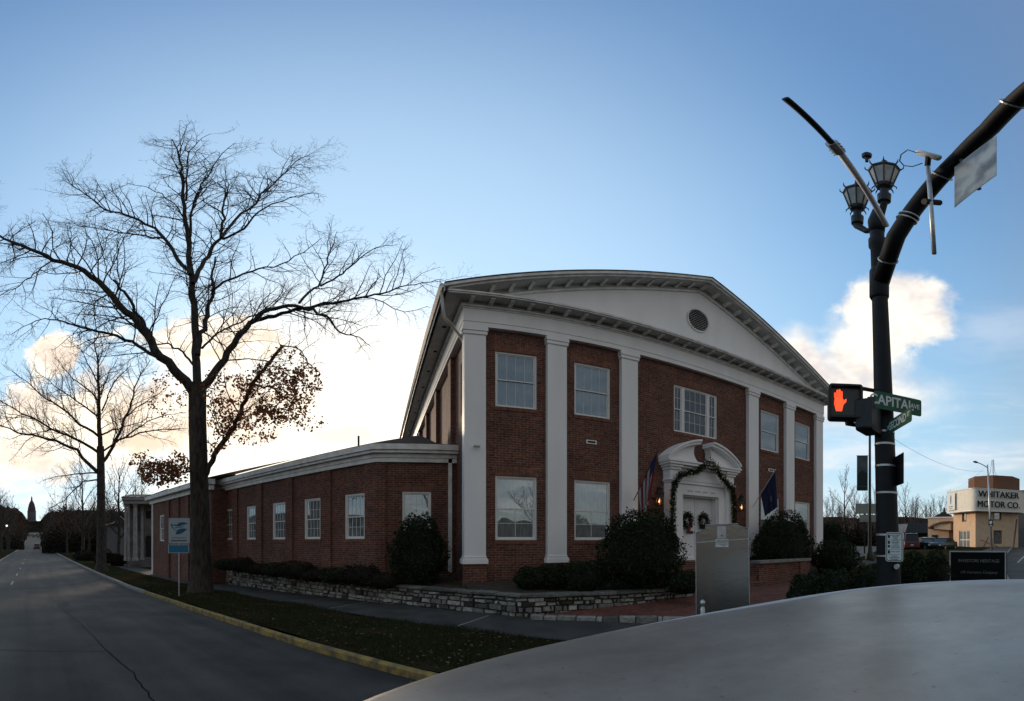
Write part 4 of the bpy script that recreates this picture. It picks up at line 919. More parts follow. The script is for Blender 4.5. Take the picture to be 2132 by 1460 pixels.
for li, (P_, r0, r1, dep) in enumerate(LIMBS):
    n = len(P_); dd0 = LIMBS[0][3]
    pts = []
    for i, (px, py) in enumerate(P_):
        f = i / (n - 1); pts.append(tp(px, py, dep * f if li else 0))
    dist = D0
    if r1 is None: rad = np.array(r0) * K * dist
    else: rad = np.linspace(r0, r1, n) * K * dist * .64
    pts, L = resample(pts, max(n, 8) * 2) if li else (np.array(pts), 10)
    if li:
        rad = np.interp(np.linspace(0, 1, len(pts)), np.linspace(0, 1, n), rad)
        pts[2:-1] += rng.normal(size=pts[2:-1].shape) * .035
    T_ = tk if li == 0 else cr_
    T_.branch(pts, rad, 16 if li == 0 else 8)
    if li:
        tt = lowtips if li in (15, 17, 18, 19, 32) else tips
        spawn(cr_, pts, rad, L, 0, 2, (3.6, 4.4, 6.0), .13, tt, .18 if L > 4 else .08, .85, .36, .0042, 2.1 if P_[-1][1] < 420 else 2.8)
tk.build('trunk', M['bark'], oak, base0); cr_.build('crown', M['bark'], oak, base0)
print('oak segs', cr_.n)
def leafcloud(regions, per):
    out = []
    for px, py, rx, ry, dep, n in regions:
        for _ in range(n):
            a, q = rng.uniform(0, 2 * math.pi), math.sqrt(rng.random()); out.append(tp(px + rx * q * math.cos(a), py + ry * q * math.sin(a), dep + rng.normal() * .8))
    return out
pl = leafcloud([(470,810,55,38,-1,150),(560,800,70,38,-1.5,260),(590,848,60,26,-2,230),(540,868,70,22,-1.4,170),(460,870,28,45,-1,150),(520,905,60,22,-1,70),(630,800,40,45,-2.2,130),(330,985,42,24,-1.4,330),(372,975,22,30,-1.4,130),(290,960,22,14,-1.4,50),(345,820,45,50,1,90),(600,760,45,40,-2,90),(452,930,16,20,-1,30),(640,880,40,14,-2,30)], 1)
pl = [p + rng.normal(size=3) * .07 for p in pl for _ in range(6 if rng.random() < .36 else (2 if rng.random() < .5 else 1))]
leaf_mesh(pl, .125, 'dead_leaves', M['oakleaf'], oak, base0, aspect=.62)
# generic bare tree
def bare_tree(name, label, loc, H, spread=1.0, seed=1, trunk_r=.3, fork=.25, dens=(3.2, 3.2, 4.0), maxlevel=2, minr=.006, nl_=16, up=.35, leaves=0, group=None, fan=.55):
    global rng; old = rng; rng = np.random.default_rng(seed)
    t = thing(name, label, 'tree', loc, 0, group)
    a, b = TreeMesh(), TreeMesh(); z = np.linspace(0, H * .92, 14)
    ax = np.stack([np.cumsum(rng.normal(size=14)) * .03 * H / 14, np.cumsum(rng.normal(size=14)) * .03 * H / 14, z], 1)
    rad = trunk_r * (1 - z / H) ** .8; rad[0] *= 1.5; rad[z > H * .5] *= .8
    k = int(14 * max(fork, .18)) + 2
    a.branch(ax[:k], rad[:k], 10); b.branch(ax[k - 1:], rad[k - 1:], 8)
    tips_ = []
    for i in range(nl_):
        f = fork + (.88 - fork) * (i + rng.random() * .6) / nl_; p = np.array([np.interp(f * H, z, ax[:, j]) for j in range(3)]); an = i * 2.4 + rng.random()
        el = .35 + 1.0 * f; d = np.array([math.cos(an) * math.cos(el), math.sin(an) * math.cos(el), math.sin(el)]); L = H * spread * fan * (1.05 - f * .75) * rng.uniform(.8, 1.15)
        q = [p]; cur = d
        for _ in range(8): cur = unit(cur + rng.normal(size=3) * .10 + np.array([0, 0, .07])); q.append(q[-1] + cur * L / 8)
        q = np.array(q); r0 = np.interp(f * H, z, rad) * .5; rr_ = np.linspace(r0, minr * 1.5, 9)
        b.branch(q, rr_, 6); spawn(b, q, rr_, L, 0, maxlevel, dens, up, tips_, .15, .75, .34, minr, 3.2)
    a.build('trunk', M['bark'], t); b.build('crown', M['twig'], t)
    if leaves: 
        pp = [tips_[rng.integers(len(tips_))] + rng.normal(size=3) * .12 for _ in range(leaves)]
        leaf_mesh(pp, .13, 'dead_leaves', M['oakleaf'], t)
    rng = old; return t
def gl(px, d): p = at(px, YH, d); return (p.x, p.y, gz(p.x, p.y) + .1)
D2_ = 34.0; ta2 = azel(211)[0]; b2 = gl(211, 34); mp = thing('maple_tree', 'bare wide-spreading tree on the verge, second along the kerb', 'tree', b2)
def tp2(px, py, dep):
    a, e = azel(px, py); dd = (D2_ + dep) / max(.3, math.cos(a - ta2)); return np.array([dd * math.sin(a), dd * math.cos(a), CZ + dd * math.tan(e)])
LIMB2 = [([(211,1192),(211,1175),(211,1100),(210,980),(209,930)], (17,11,9.5,8.5,8), 0),
 ([(209,935),(207,870),(206,820),(203,780),(200,735),(196,705)], 7, 1, .5),
 ([(205,985),(196,976),(184,968),(167,942),(127,922),(86,913),(43,902),(0,884),(-40,870)], 5, .8, -1.5),
 ([(207,944),(190,932),(161,916),(115,899),(86,881),(43,858),(0,833),(-30,815)], 4, .8, 2),
 ([(207,910),(190,896),(167,884),(124,847),(86,824),(57,798),(29,775)], 3.6, .7, -2),
 ([(206,838),(195,822),(184,810),(150,787),(115,746)], 2.5, .7, 1),
 ([(207,870),(180,850),(150,830),(110,800),(70,770)], 2.5, .7, 3),
 ([(212,965),(226,948),(244,913),(256,880),(268,856),(280,815),(288,789),(300,768),(313,749)], 5, .8, -1),
 ([(244,917),(270,908),(302,899),(345,893),(390,893)], 3, .6, 2),
 ([(214,940),(232,928),(250,915),(273,902),(316,873),(345,866),(380,858)], 3, .6, -2.5),
 ([(213,905),(230,898),(247,893),(288,879),(320,868)], 2.6, .6, 2.5),
 ([(212,856),(222,835),(228,812),(245,785),(273,760)], 2.6, .6, -1), ([(210,822),(218,800),(232,770),(245,745)], 2, .6, 1.5),
 ([(208,986),(190,984),(161,986),(124,991),(90,1000)], 2.2, .6, 1), ([(209,999),(190,1000),(173,1002),(152,1025),(124,1051),(100,1060)], 2.4, .6, -1),
 ([(204,800),(190,770),(175,740),(160,718)], 2, .5, -1.5), ([(260,870),(285,850),(320,828),(350,805)], 2, .5, 1)]
t2, k2 = TreeMesh(), TreeMesh(); tt_ = []
for li, (P_, r0, r1, *dep) in enumerate([(a[0], a[1], *a[2:]) for a in LIMB2]):
    n = len(P_); pts = np.array([tp2(px, py, (dep[0] if dep else 0) * i / (n - 1) if li else 0) for i, (px, py) in enumerate(P_)])
    if li == 0: t2.branch(pts, np.array(r0) * K * D2_, 12); continue
    rad = np.linspace(r0, r1, n) * K * D2_ * .8; pts, L = resample(pts, n * 2); rad = np.interp(np.linspace(0, 1, len(pts)), np.linspace(0, 1, n), rad)
    pts[2:-1] += rng.normal(size=pts[2:-1].shape) * .05; k2.branch(pts, rad, 6)
    spawn(k2, pts, rad, L, 0, 2, (3.2, 3.6, 4.4), .16, tt_, .15, .75, .38, .0075, 3.0)
t2.build('trunk', M['bark'], mp, b2); k2.build('crown', M['twig'], mp, b2)
def copy_tree(t, label, loc, rot, sc, group):
    r = t.copy(); C.objects.link(r); r.location = loc; r.rotation_euler = (0, 0, rot); r.scale = (sc[0], sc[0], sc[1]); r['label'] = label; r['group'] = group
    for ch in list(t.children):
        c = ch.copy(); C.objects.link(c); c.parent = r
    return r
GA, GBk, GC = 'bare trees along the avenue', 'bare trees on the hill behind the building', 'bare trees by the white and blue buildings'
A1 = bare_tree('bare_tree', 'bare roadside tree beyond the brown hedge', gl(172, 62), 13, 1.1, 11, .26, .2, (2.4, 2.4, 3.0), 2, .014, 16, .3, group=GA)
A2 = bare_tree('bare_tree', 'bare rounded tree beside the colonnaded house roof', gl(246, 52), 12, 1.0, 21, .26, .2, (2.4, 2.4, 3.0), 2, .012, 15, .35, leaves=500, group=GA)
A3 = bare_tree('bare_tree', 'bare upright tree right of the pediment on the skyline', gl(1757, 74), 13, .75, 31, .2, .22, (2.2, 2.4, 3.0), 2, .014, 15, .5, group=GC)
srcs = [A1, A2, A3]
rp = random.Random(3)
ORD = 'first second third fourth fifth sixth seventh eighth ninth tenth eleventh twelfth thirteenth fourteenth fifteenth sixteenth seventeenth eighteenth nineteenth twentieth'.split()
AV = ((283, 58, .85), (120, 95, .9), (140, 78, .9), (156, 120, 1.1), (105, 130, 1), (185, 85, 1.0), (222, 80, .95), (262, 90, 1), (305, 70, .9), (98, 170, 1.1), (112, 200, 1.2), (36, 135, 1.0), (18, 110, 1.1), (2, 90, 1.0), (26, 180, 1.2), (10, 160, 1.2), (48, 220, 1.1), (128, 240, 1.3), (330, 85, .9), (200, 130, 1.2), (240, 140, 1.2), (170, 180, 1.3), (-20, 70, 1))
lefts = sorted([a for a in AV if a[0] < 66], key=lambda a: -a[0]); rights = sorted([a for a in AV if a[0] >= 66])
for i, (px, d, s) in enumerate(AV):
    q_ = (px, d, s); lab_ = ORD[lefts.index(q_)] + ' bare tree to the left of the dome along the avenue' if px < 66 else ORD[rights.index(q_)] + ' bare tree to the right of the dome behind the avenue verge'
    copy_tree(rp.choice(srcs[:2]), lab_, gl(px, d), rp.random() * 6, (s * rp.uniform(.9, 1.15), s * rp.uniform(.8, 1.05)), GA)
SKY_T = ((1735, 80, .75), (1778, 84, .85), (1800, 70, .7), (1822, 95, .9), (1885, 90, .95), (1897, 120, 1.0), (1912, 110, .9), (1928, 125, 1.0), (1945, 110, .9), (1958, 130, 1.1), (1972, 120, 1.0), (1720, 120, 1.0), (1748, 140, 1.0), (1790, 130, 1.1), (1905, 150, 1.3), (1938, 160, 1.3), (2126, 95, .9), (1868, 130, 1.1), (1765, 170, 1.2), (1808, 160, 1.2))
sl_l = sorted(a for a in SKY_T if a[0] < 1840); sl_r = sorted(a for a in SKY_T if a[0] >= 1840)
for i, (px, d, s) in enumerate(SKY_T):
    q_ = (px, d, s); lab_ = ORD[sl_l.index(q_)] + ' bare skyline tree from the right end of the brick facade' if px < 1840 else ORD[sl_r.index(q_)] + ' bare skyline tree to the right of the signal pole'
    copy_tree(rp.choice(srcs), lab_, gl(px, d), rp.random() * 6, (s * rp.uniform(.9, 1.15), s * rp.uniform(.8, 1.05)), GC)
for i, (x, y, s) in enumerate(((-14, -22, 1.1), (-3, -26, 1.0), (8, -20, 1.15), (19, -25, 1.0), (30, -18, 1.1), (-26, -14, 1.0))):
    copy_tree(srcs[i % 2], 'bare tree across the street seen only as a reflection in the windows', (x, y, gz(x, y)), i * 1.3, (s, s), 'bare trees across the street')
# reads as one dark mass beyond the avenue trees: thicket of twigs and leaves
def thicket(name, label, regions, m, size):
    pts = []
    for px0, px1, d, h0, h1, n in regions:
        for _ in range(n):
            px = rng.uniform(px0, px1); dd = d * rng.uniform(.9, 1.15); p = at(px, YH, dd); hh = h1 * (.62 + .14 * math.sin(px * .43) + .12 * math.sin(px * .19 + 1) + .16 * math.sin(px * .061) + .10 * math.sin(px * 1.7)) * (1 + .25 * rng.random() ** 4) * min(1, max(.25, abs(px - 66) / 60)); z = gz(p.x, p.y) + h0 + (hh - h0) * rng.beta(1.1, 1.3); pts.append((p.x, p.y, z))
    o = leaf_mesh(pts, size, name, m); o['label'] = label; o['category'] = 'woods'; o['kind'] = 'stuff'; return o
thicket('woods', 'dark thicket of bare shrubs and trees lining the right side of the avenue', [(88, 330, 95, 0, 8.5, 24000), (84, 300, 160, 0, 14, 16000), (-60, 50, 130, 0, 8, 10000), (-60, 340, 300, 0, 9, 9000), (84, 112, 260, 0, 16, 3500), (92, 120, 200, 0, 14, 3500), (20, 56, 260, 0, 14, 3500)], M['hedge'], .5)
thicket('woods', 'dark wooded ridge on both sides of the distant dome', [(-80, 52, 620, 0, 16, 9000), (82, 320, 620, 0, 16, 9000), (-80, 58, 850, 0, 12, 6000)], M['hedge'], 2.6)
thicket('woods', 'brown wooded slope behind the parked cars and the cream building', [(1716, 2140, 130, 0, 6.8, 20000), (1716, 1830, 70, 0, 3.4, 8000)], M['hedge'], .5)
# ================================================================ SHRUBS
def bush(name, label, c, r, n, m='ever', size=.05, group=None, cat='bush', zmin=None):
    t = thing(name, label, cat, (c[0], c[1], c[2] - r[2]), 0, group)
    P = rng.normal(size=(n, 3)); P /= np.linalg.norm(P, axis=1)[:, None]
    lump = 1.02 + .06 * np.sin(P[:, 0] * 5 + c[0]) + .07 * np.sin(P[:, 1] * 7 + 1 + c[0]) + .08 * np.sin(P[:, 2] * 6 + 2) + .05 * np.sin(P[:, 0] * 13 + P[:, 2] * 11)
    rad = (lump * (1 - np.abs(rng.normal(size=n)) * .10) + (rng.random(n) > .95) * .16 * rng.random(n))[:, None]
    pw = np.sign(P) * np.abs(P) ** .85; pts = np.array(c) + pw * np.array(r) * rad
    off = np.array((c[0], c[1], c[2] - r[2])); pts[:, 2] = np.maximum(pts[:, 2], off[2] + .02 * rng.random(n))
    leaf_mesh(pts, size, 'foliage', M[m], t, off)
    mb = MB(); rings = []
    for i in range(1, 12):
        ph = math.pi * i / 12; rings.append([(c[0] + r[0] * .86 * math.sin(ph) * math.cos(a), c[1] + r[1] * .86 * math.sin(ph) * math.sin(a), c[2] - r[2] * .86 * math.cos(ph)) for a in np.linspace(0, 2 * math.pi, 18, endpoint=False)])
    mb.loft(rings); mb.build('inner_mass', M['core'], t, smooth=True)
    return t
def bpx(px0, px1, py0, py1, d):
    a = at((px0 + px1) / 2, (py0 + py1) / 2, d); rx = (px1 - px0) / 2 * K * d; z1 = CZ + d * math.tan(K * (YH - py0)); z0 = CZ + d * math.tan(K * (YH - py1)); return (a.x, a.y, (z0 + z1) / 2), (rx, rx * .85, (z1 - z0) / 2)
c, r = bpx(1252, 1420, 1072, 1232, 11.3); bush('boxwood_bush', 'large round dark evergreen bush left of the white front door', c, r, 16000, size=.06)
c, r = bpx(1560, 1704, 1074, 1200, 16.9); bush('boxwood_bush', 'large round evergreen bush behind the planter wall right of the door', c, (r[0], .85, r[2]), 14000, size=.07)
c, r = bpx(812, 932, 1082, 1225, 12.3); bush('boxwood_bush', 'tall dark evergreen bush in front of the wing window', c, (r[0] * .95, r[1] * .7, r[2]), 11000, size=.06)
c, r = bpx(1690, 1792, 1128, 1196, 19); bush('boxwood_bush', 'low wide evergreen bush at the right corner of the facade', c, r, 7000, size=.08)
c, r = bpx(1700, 1762, 1092, 1150, 24); bush('boxwood_bush', 'smaller dark bush beyond the right end of the facade', c, r, 5000, size=.09)
GS = 'low shrubs along the front beds'
for k, (a, b, y0, y1, d, lab) in enumerate(((1072, 1150, 1182, 1230, 10.9, 'low spreading shrub under the first ground floor window'), (1120, 1190, 1176, 1228, 11.0, 'low dark shrub under the second pilaster'), (1170, 1270, 1170, 1232, 10.8, 'dark shrub left of the big round bush'), (1390, 1460, 1192, 1236, 10.8, 'low dark shrub between the round bush and the metal cabinet'))):
    c, r = bpx(a, b, y0, y1, d); bush('low_shrub', lab, c, (r[0], min(r[1], .35), r[2]), 3500, size=.05, group=GS)
GH = 'row of low hedge bushes along the brick wing'
hp = [(455, 490), (485, 525), (520, 565), (556, 600), (590, 645), (636, 690), (680, 735), (724, 782), (772, 822)]
for k, (a, b) in enumerate(hp):
    pxm = (a + b) / 2; u = FL.u_of(pxm, .75); p = FL.p(u, .75, 0); d = math.hypot(p[0], p[1]); zt = 1.10 + .12 * math.sin(k * 2.1)
    bush('hedge_bush', ['first', 'second', 'third', 'fourth', 'fifth', 'sixth', 'seventh', 'eighth', 'ninth'][8 - k] + ' low dark bush from the corner of the brick wing', (p[0], p[1], (zt + .6) / 2), ((b - a) / 2 * K * d * 1.5, .42, (zt - .6) / 2), 2200, 'hedge' if k % 3 else 'ever', .055, GH)
# brown hedge by the sidewalk farther on
for k, (a, b, d, h) in enumerate(((150, 200, 52, 1.3), (190, 240, 44, 1.5), (225, 262, 40, 1.2))):
    c, r = bpx(a, b, 1140, 1175, d); c = (c[0], c[1], gz(c[0], c[1]) + h / 2); bush('hedge', ['farthest stretch of brown hedge beside the sidewalk', 'middle stretch of brown hedge behind the second tree', 'nearest stretch of brown hedge before the columned house'][k], c, (r[0], r[1] * .6, h / 2), 3500, 'hedge', .1, 'brown hedges along the sidewalk', 'hedge')
for k, (a, b, y0, y1, d) in enumerate(((1868, 1935, 1152, 1235, 12.5), (1912, 1985, 1150, 1232, 14.0), (1630, 1735, 1200, 1300, 10.8), (1690, 1800, 1190, 1290, 11.0), (1765, 1870, 1178, 1275, 11.2))):
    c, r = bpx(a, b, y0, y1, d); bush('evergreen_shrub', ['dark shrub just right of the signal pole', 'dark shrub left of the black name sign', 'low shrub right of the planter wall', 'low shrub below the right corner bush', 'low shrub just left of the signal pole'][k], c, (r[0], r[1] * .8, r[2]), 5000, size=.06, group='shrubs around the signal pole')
# lawn blades and litter on the near verge
bl = []
for _ in range(60000):
    s = 2.0 + 18 * rng.random() ** 1.6; t = rng.uniform(4.62, 7.26)
    if math.sin(s * 2.3 + 1.7 * math.sin(t * 2.1)) + math.sin(t * 3.9 + s * .7) + rng.normal() * .5 > 1.15: continue
    x, y = st(s, t); bl.append((x, y, gz(x, y) + .145 + .03 * math.sin(s * 1.3 + t)))
def blades(pts, name):
    P = np.array(pts); n = len(P); a = rng.uniform(0, 2 * math.pi, n); w = .004 + .004 * rng.random(n); h = .025 + .04 * rng.random(n); lean = rng.normal(size=(n, 2)) * .02
    dx = np.stack([np.cos(a) * w, np.sin(a) * w, np.zeros(n)], 1); top = P + np.stack([lean[:, 0], lean[:, 1], h], 1)
    v = np.stack([P - dx, P + dx, top + dx * .3, top - dx * .3], 1).reshape(-1, 3); v[:, 2] -= .015
    T = TreeMesh(); T.v = [v]; T.f = [np.arange(4 * n).reshape(-1, 4)]; o = T.build(name, M['blade'], smooth=False); o['kind'] = 'stuff'; o['label'] = 'short winter grass on the verge between kerb and sidewalk'; o['category'] = 'grass'; return o
blades(bl, 'grass')
lt = []; drift = [(2.5 + 20 * rng.random() ** 1.3, rng.uniform(4.7, 7.1)) for _ in range(26)]
for _ in range(1050):
    s = 2.5 + 20 * rng.random() ** 1.3; t = rng.choice([rng.uniform(4.7, 7.2), rng.normal(4.4, .12), rng.uniform(7.2, 8.8)], p=[.75, .15, .1])
    if rng.random() < .6: c_ = drift[rng.integers(26)]; s, t = c_[0] + rng.normal() * .45, min(7.15, max(4.65, c_[1] + rng.normal() * .28))
    x, y = st(s, t); lt.append((x, y, gz(x, y) + (.175 if t > 4.6 else .02)))
o = leaf_mesh(lt, .062, 'fallen_leaves', M['litter'], flat=.8); o['kind'] = 'stuff'; o['label'] = 'dry fallen leaves scattered on the verge and gutter'; o['category'] = 'leaves'
# ================================================================ SIGNAL POLE
pb = at(1857, YH, 5.5); ptop = at(1828, YH, 5.55)
def pole_at(z): f = (z - .1) / 6.0; return Vector((pb.x + (ptop.x - pb.x) * f, pb.y + (ptop.y - pb.y) * f, z))
pole = thing('signal_pole', 'tall black traffic signal pole with curved mast arm and two lanterns', 'signal pole', (pb.x, pb.y, .1))
mb = MB(); zs_ = (.12, .5, .52, .95, 1.0, 1.08, 2.0, 4.0, 5.6, 6.2, 6.25, 6.4, 6.45, 6.6); rs_ = (.25, .24, .21, .20, .165, .158, .142, .116, .098, .092, .115, .115, .09, .10)
mb.tube([pole_at(z) for z in zs_], rs_, 20); mb.build('pole', M['polegreen'], pole, smooth=True)
for k in range(10):
    a = 2 * math.pi * k / 10; mb = MB(); p = pole_at(.2); mb.tube([(p.x + .25 * math.cos(a), p.y + .25 * math.sin(a), .14), (p.x + .215 * math.cos(a), p.y + .215 * math.sin(a), .95)], .018, 6); mb.build('flute', M['polegreen'], pole, smooth=True)
def on_arm(z): pass
def azp(px, py, rel): a, e = azel(px, py); d = rel / math.tan(e); return Vector((d * math.sin(a), d * math.cos(a), CZ + rel))
arm = [pole_at(5.55) + Vector((.0, -.02, 0)), azp(1866, 492, 4.02), azp(1900, 440, 4.42), azp(1950, 378, 4.68), azp(2000, 327, 4.88), azp(2060, 268, 5.05), azp(2132, 196, 5.2)]
dlast = (arm[-1] - arm[-2]).normalized(); arm += [arm[-1] + dlast * 1.5 + Vector((0, 0, -.02)), arm[-1] + dlast * 5 + Vector((0, 0, -.1))]
mb = MB(); mb.tube(arm, [.112, .109, .106, .103, .100, .097, .094, .09, .08], 18); mb.build('mast_arm', M['polegreen'], pole, smooth=True)
mb = MB(); p = pole_at(5.55); mb.tube([p + Vector((0, 0, -.28)), p + Vector((0, 0, -.24)), p + Vector((0, 0, .22)), p + Vector((0, 0, .26))], [.105, .125, .125, .105], 16); mb.build('arm_collar', M['polegreen'], pole, smooth=True)
for k, z in enumerate((2.9, 3.02, 3.52, 3.15, 2.62)):
    p = pole_at((3.28, 3.12, 2.84, 2.5, 1.98)[k]); rr_ = .146 - .006 * 0; z_ = p.z
    ra = np.interp(z_, zs_, rs_) + .004; mb = MB(); mb.tube([p - Vector((0, 0, .012)), p + Vector((0, 0, .012))], ra, 24); mb.build('steel_band', M['steel'], pole, smooth=False)
for z in (1.72, 1.06): p = pole_at(z); ra = np.interp(z, zs_, rs_) + .004; mb = MB(); mb.tube([p - Vector((0, 0, .01)), p + Vector((0, 0, .01))], ra, 24); mb.build('steel_band', M['steel'], pole)
for (px, py) in ((1888, 428), (1893, 421), (1962, 325), (1850, 470), (2112, 205)):   # cable clamps on the arm
    q = min(range(len(arm) - 3), key=lambda i: abs(K * (px - XN) - math.atan2(arm[i].x, arm[i].y))); A_, B_ = (arm[q], arm[q + 1]) if K * (px - XN) > math.atan2(arm[q].x, arm[q].y) else (arm[max(q - 1, 0)], arm[max(q, 1)])
    aa, ab = math.atan2(A_.x, A_.y), math.atan2(B_.x, B_.y); f = min(1, max(0, (K * (px - XN) - aa) / (ab - aa + 1e-9))); c_ = A_.lerp(B_, f); d_ = (B_ - A_).normalized()
    mb = MB(); mb.tube([c_ - d_ * .008, c_ + d_ * .008], .127, 18); mb.build('cable_clamp', M['steel'], pole)
# lanterns
def lantern(c, label):
    t = thing('street_lantern', label, 'lantern', c, 0, 'lanterns on the signal pole'); t['_w'] = 0
    g = MB(); g.lathe((0, 0, 0), ((.10, 0), (.185, .38)), 8, rot=.39); g.build('glass', M['lampglass'], t)
    f = MB()
    for k in range(8):
        a = .39 + 2 * math.pi * k / 8; f.tube([(.105 * math.cos(a), .105 * math.sin(a), -.01), (.19 * math.cos(a), .19 * math.sin(a), .39)], .011, 5)
        f.tube([(.195 * math.cos(a), .195 * math.sin(a), .40), (.235 * math.cos(a), .235 * math.sin(a), .45), (.24 * math.cos(a), .24 * math.sin(a), .52)], [.014, .010, .003], 5)
        f.tube([(.11 * math.cos(a), .11 * math.sin(a), 0), (.15 * math.cos(a), .15 * math.sin(a), -.05), (.155 * math.cos(a), .155 * math.sin(a), -.10)], [.012, .009, .003], 5)
    f.build('cage', M['dark'], t)
    r_ = MB(); r_.lathe((0, 0, 0), ((.20, .38), (.21, .41), (.17, .47), (.09, .56), (.04, .6), (.045, .64), (.01, .70)), 8, rot=.39); r_.build('lantern_roof', M['dark'], t)
    b = MB(); b.lathe((0, 0, 0), ((.055, -.42), (.085, -.40), (.09, -.24), (.06, -.22), (.055, -.10), (.10, -.05), (.115, 0), (.115, .015)), 14); b.build('lantern_base', M['dark'], t, smooth=False)
    u_ = MB(); u_.lathe((0, 0, 0), ((.02, .02), (.06, .08), (.065, .16), (.02, .26)), 10); u_.build('lamp', M['soffit'], t, smooth=True)
    return t
l1 = at(1841, YH, 5.45); l2 = at(1785, YH, 6.0)
z1_ = CZ + math.tan(K * (YH - 382)) * 5.4; z2_ = CZ + math.tan(K * (YH - 432)) * 6.0
lantern((l1.x, l1.y, z1_), 'right hand black lantern above the mast arm'); lantern((l2.x, l2.y, z2_), 'left hand black lantern behind the white pipe')
br = MB(); pt_ = pole_at(6.55)
br.tube([pt_, pt_ + Vector((0, 0, .25)), pt_ + Vector((0, 0, .5))], [.10, .12, .06], 12)
br.tube([pt_ + Vector((0, 0, .1)), (Vector((l1.x, l1.y, z1_ - .40)) + pt_ + Vector((0, 0, .05))) / 2 + Vector((0, 0, -.05)), Vector((l1.x, l1.y, z1_ - .42)), Vector((l1.x, l1.y, z1_ - .36))], [.05, .045, .05, .07], 8)
br.tube([pt_ + Vector((0, 0, .1)), (Vector((l2.x, l2.y, z2_ - .45)) + pt_) / 2 + Vector((0, 0, -.05)), Vector((l2.x, l2.y, z2_ - .45)), Vector((l2.x, l2.y, z2_ - .36))], [.05, .045, .06, .08], 8)
br.build('lantern_bracket', M['polegreen'], pole, smooth=True)
fn = MB(); fn.lathe((l1.x - .28, l1.y + .1, z1_ + .50), ((.02, -.1), (.025, 0), (.06, .03), (.065, .1), (.03, .15)), 10); fn.build('photocell', M['dark'], pole)
# white horizontal detector pipe with dark outer half
hp_ = thing('detector_pipe', 'long slanting pipe, white near the pole and dark at its outer end', 'pipe', (4.94, 2.2, 6.6))
A_, B_, C_ = azp(1846, 470, 4.7), azp(1744, 312, 4.7), azp(1635, 205, 4.7)
mb = MB(); mb.tube([A_, B_], .036, 12); mb.build('white_pipe', M['door'], hp_, smooth=True)
mb = MB(); mb.tube([B_, C_], .030, 12); mb.build('dark_pipe', M['polegreen'], hp_, smooth=True)
mb = MB(); d_ = (C_ - B_).normalized(); mb.tube([B_ - d_ * .05, B_ + d_ * .14], .06, 10); 
mb.build('sleeve', M['steel'], hp_)
for q in (0, .05, .1):
    mb = MB(); s_ = B_ + d_ * q; mb.tube([s_ + Vector((0, -.07, -.02)), s_ + Vector((.1, .10, .03))], .005, 5); mb.build('bolt', M['dark'], hp_)
# sign plate seen from behind, under the arm
pa, pbb = azp(1988, 430, 3.82), azp(2075, 363, 3.82); pa.z = pbb.z = CZ + 3.80; dx = (pbb - pa)
nx_ = Vector((dx.y, -dx.x, 0)).normalized(); sg = thing('mast_arm_sign', 'back of a large pale square sign hung from the mast arm', 'sign', tuple(pa))
mb = MB(); mb.loft([[p for p in (pa + nx_ * o, pbb + nx_ * o, pbb + nx_ * o + Vector((0, 0, .76)), pa + nx_ * o + Vector((0, 0, .76)))] for o in (0, .004)]); mb.build('plate', mat('sign_back', (.26, .25, .22), .3, (.07, .065, .06), 2.6, metal=.75, lo=.42, hi=.58), sg)
mb = MB(); cp_ = (pa + pbb) / 2 - nx_ * .05 + Vector((-.03, 0, 0)); mb.tube([cp_ + Vector((0, 0, .05)), cp_ + Vector((0, 0, .72))], .028, 8); mb.build('bracket', M['steel'], sg); mb = MB(); mb.tube([cp_ + Vector((0, 0, .35)), arm[4] + Vector((0, 0, -.05))], .03, 8); mb.build('clamp', M['polegreen'], sg)
# small camera, its tube and cable
ct = thing('vertical_tube', 'slim grey tube clamped upright through the underside of the mast arm', 'tube', (3.98, 1.33, 5.1))
t0, t1 = azp(1931, 338, 4.86), azp(1945, 528, 3.15); mb = MB(); mb.tube([t0, t1], .024, 10); mb.build('tube', M['steel'], ct, smooth=True)
mb = MB(); m_ = t0.lerp(t1, .5); mb.tube([m_ + Vector((-.05, .05, 0)), m_ + Vector((.12, -.05, .1))], .04, 8); mb.build('clamp', M['polegreen'], ct)
cm = thing('traffic_camera', 'small white traffic camera standing on top of the mast arm', 'camera', tuple(t0))
mb = MB(); e0, e1 = azp(1908, 316, 4.98), azp(1958, 330, 4.80); mb.tube([e0, e0.lerp(e1, .12), e0.lerp(e1, .95), e1], [.02, .042, .042, .02], 10); mb.build('housing', M['trim'], cm, smooth=True)
mb = MB(); mb.tube([e0.lerp(e1, .5) - Vector((0, 0, .03)), t0 + Vector((0, 0, -.08))], .03, 8); mb.build('mount', M['dark'], cm)
mb = MB(); cpx = [(1908, 318), (1890, 312), (1876, 322), (1873, 335), (1882, 345), (1900, 347), (1920, 340)]; mb.tube([azp(x, y, 4.93 - i * .02) for i, (x, y) in enumerate(cpx)], .007, 6); mb.build('cable', M['dark'], cm, smooth=True)
# pedestrian signal
def yawf(p, yaw): return Fr((p[0], p[1]), (math.cos(yaw), math.sin(yaw)), (math.sin(yaw), -math.cos(yaw)))
sp_ = at(1760, 837, 5.2); az_ = K * (1760 - XN); FP = yawf(sp_, -az_ + .12)
ped = thing('pedestrian_signal', 'black pedestrian signal head showing a lit orange hand', 'signal', tuple(sp_))
z = sp_.z; mb = MB(); rr_ = .035
def rrect(u0, u1, z0, z1, r, n=4):
    o = []
    for cx, cz, a0 in ((u1 - r, z1 - r, 0), (u0 + r, z1 - r, 90), (u0 + r, z0 + r, 180), (u1 - r, z0 + r, 270)):
        for i in range(n + 1): a = R(a0 + 90 * i / n); o.append((cx + r * math.cos(a), cz + r * math.sin(a)))
    return o
mb.prism(FP, rrect(-.2, .2, z - .215, z + .215, .04), -.16, .0); mb.build('housing', M['dark'], ped)
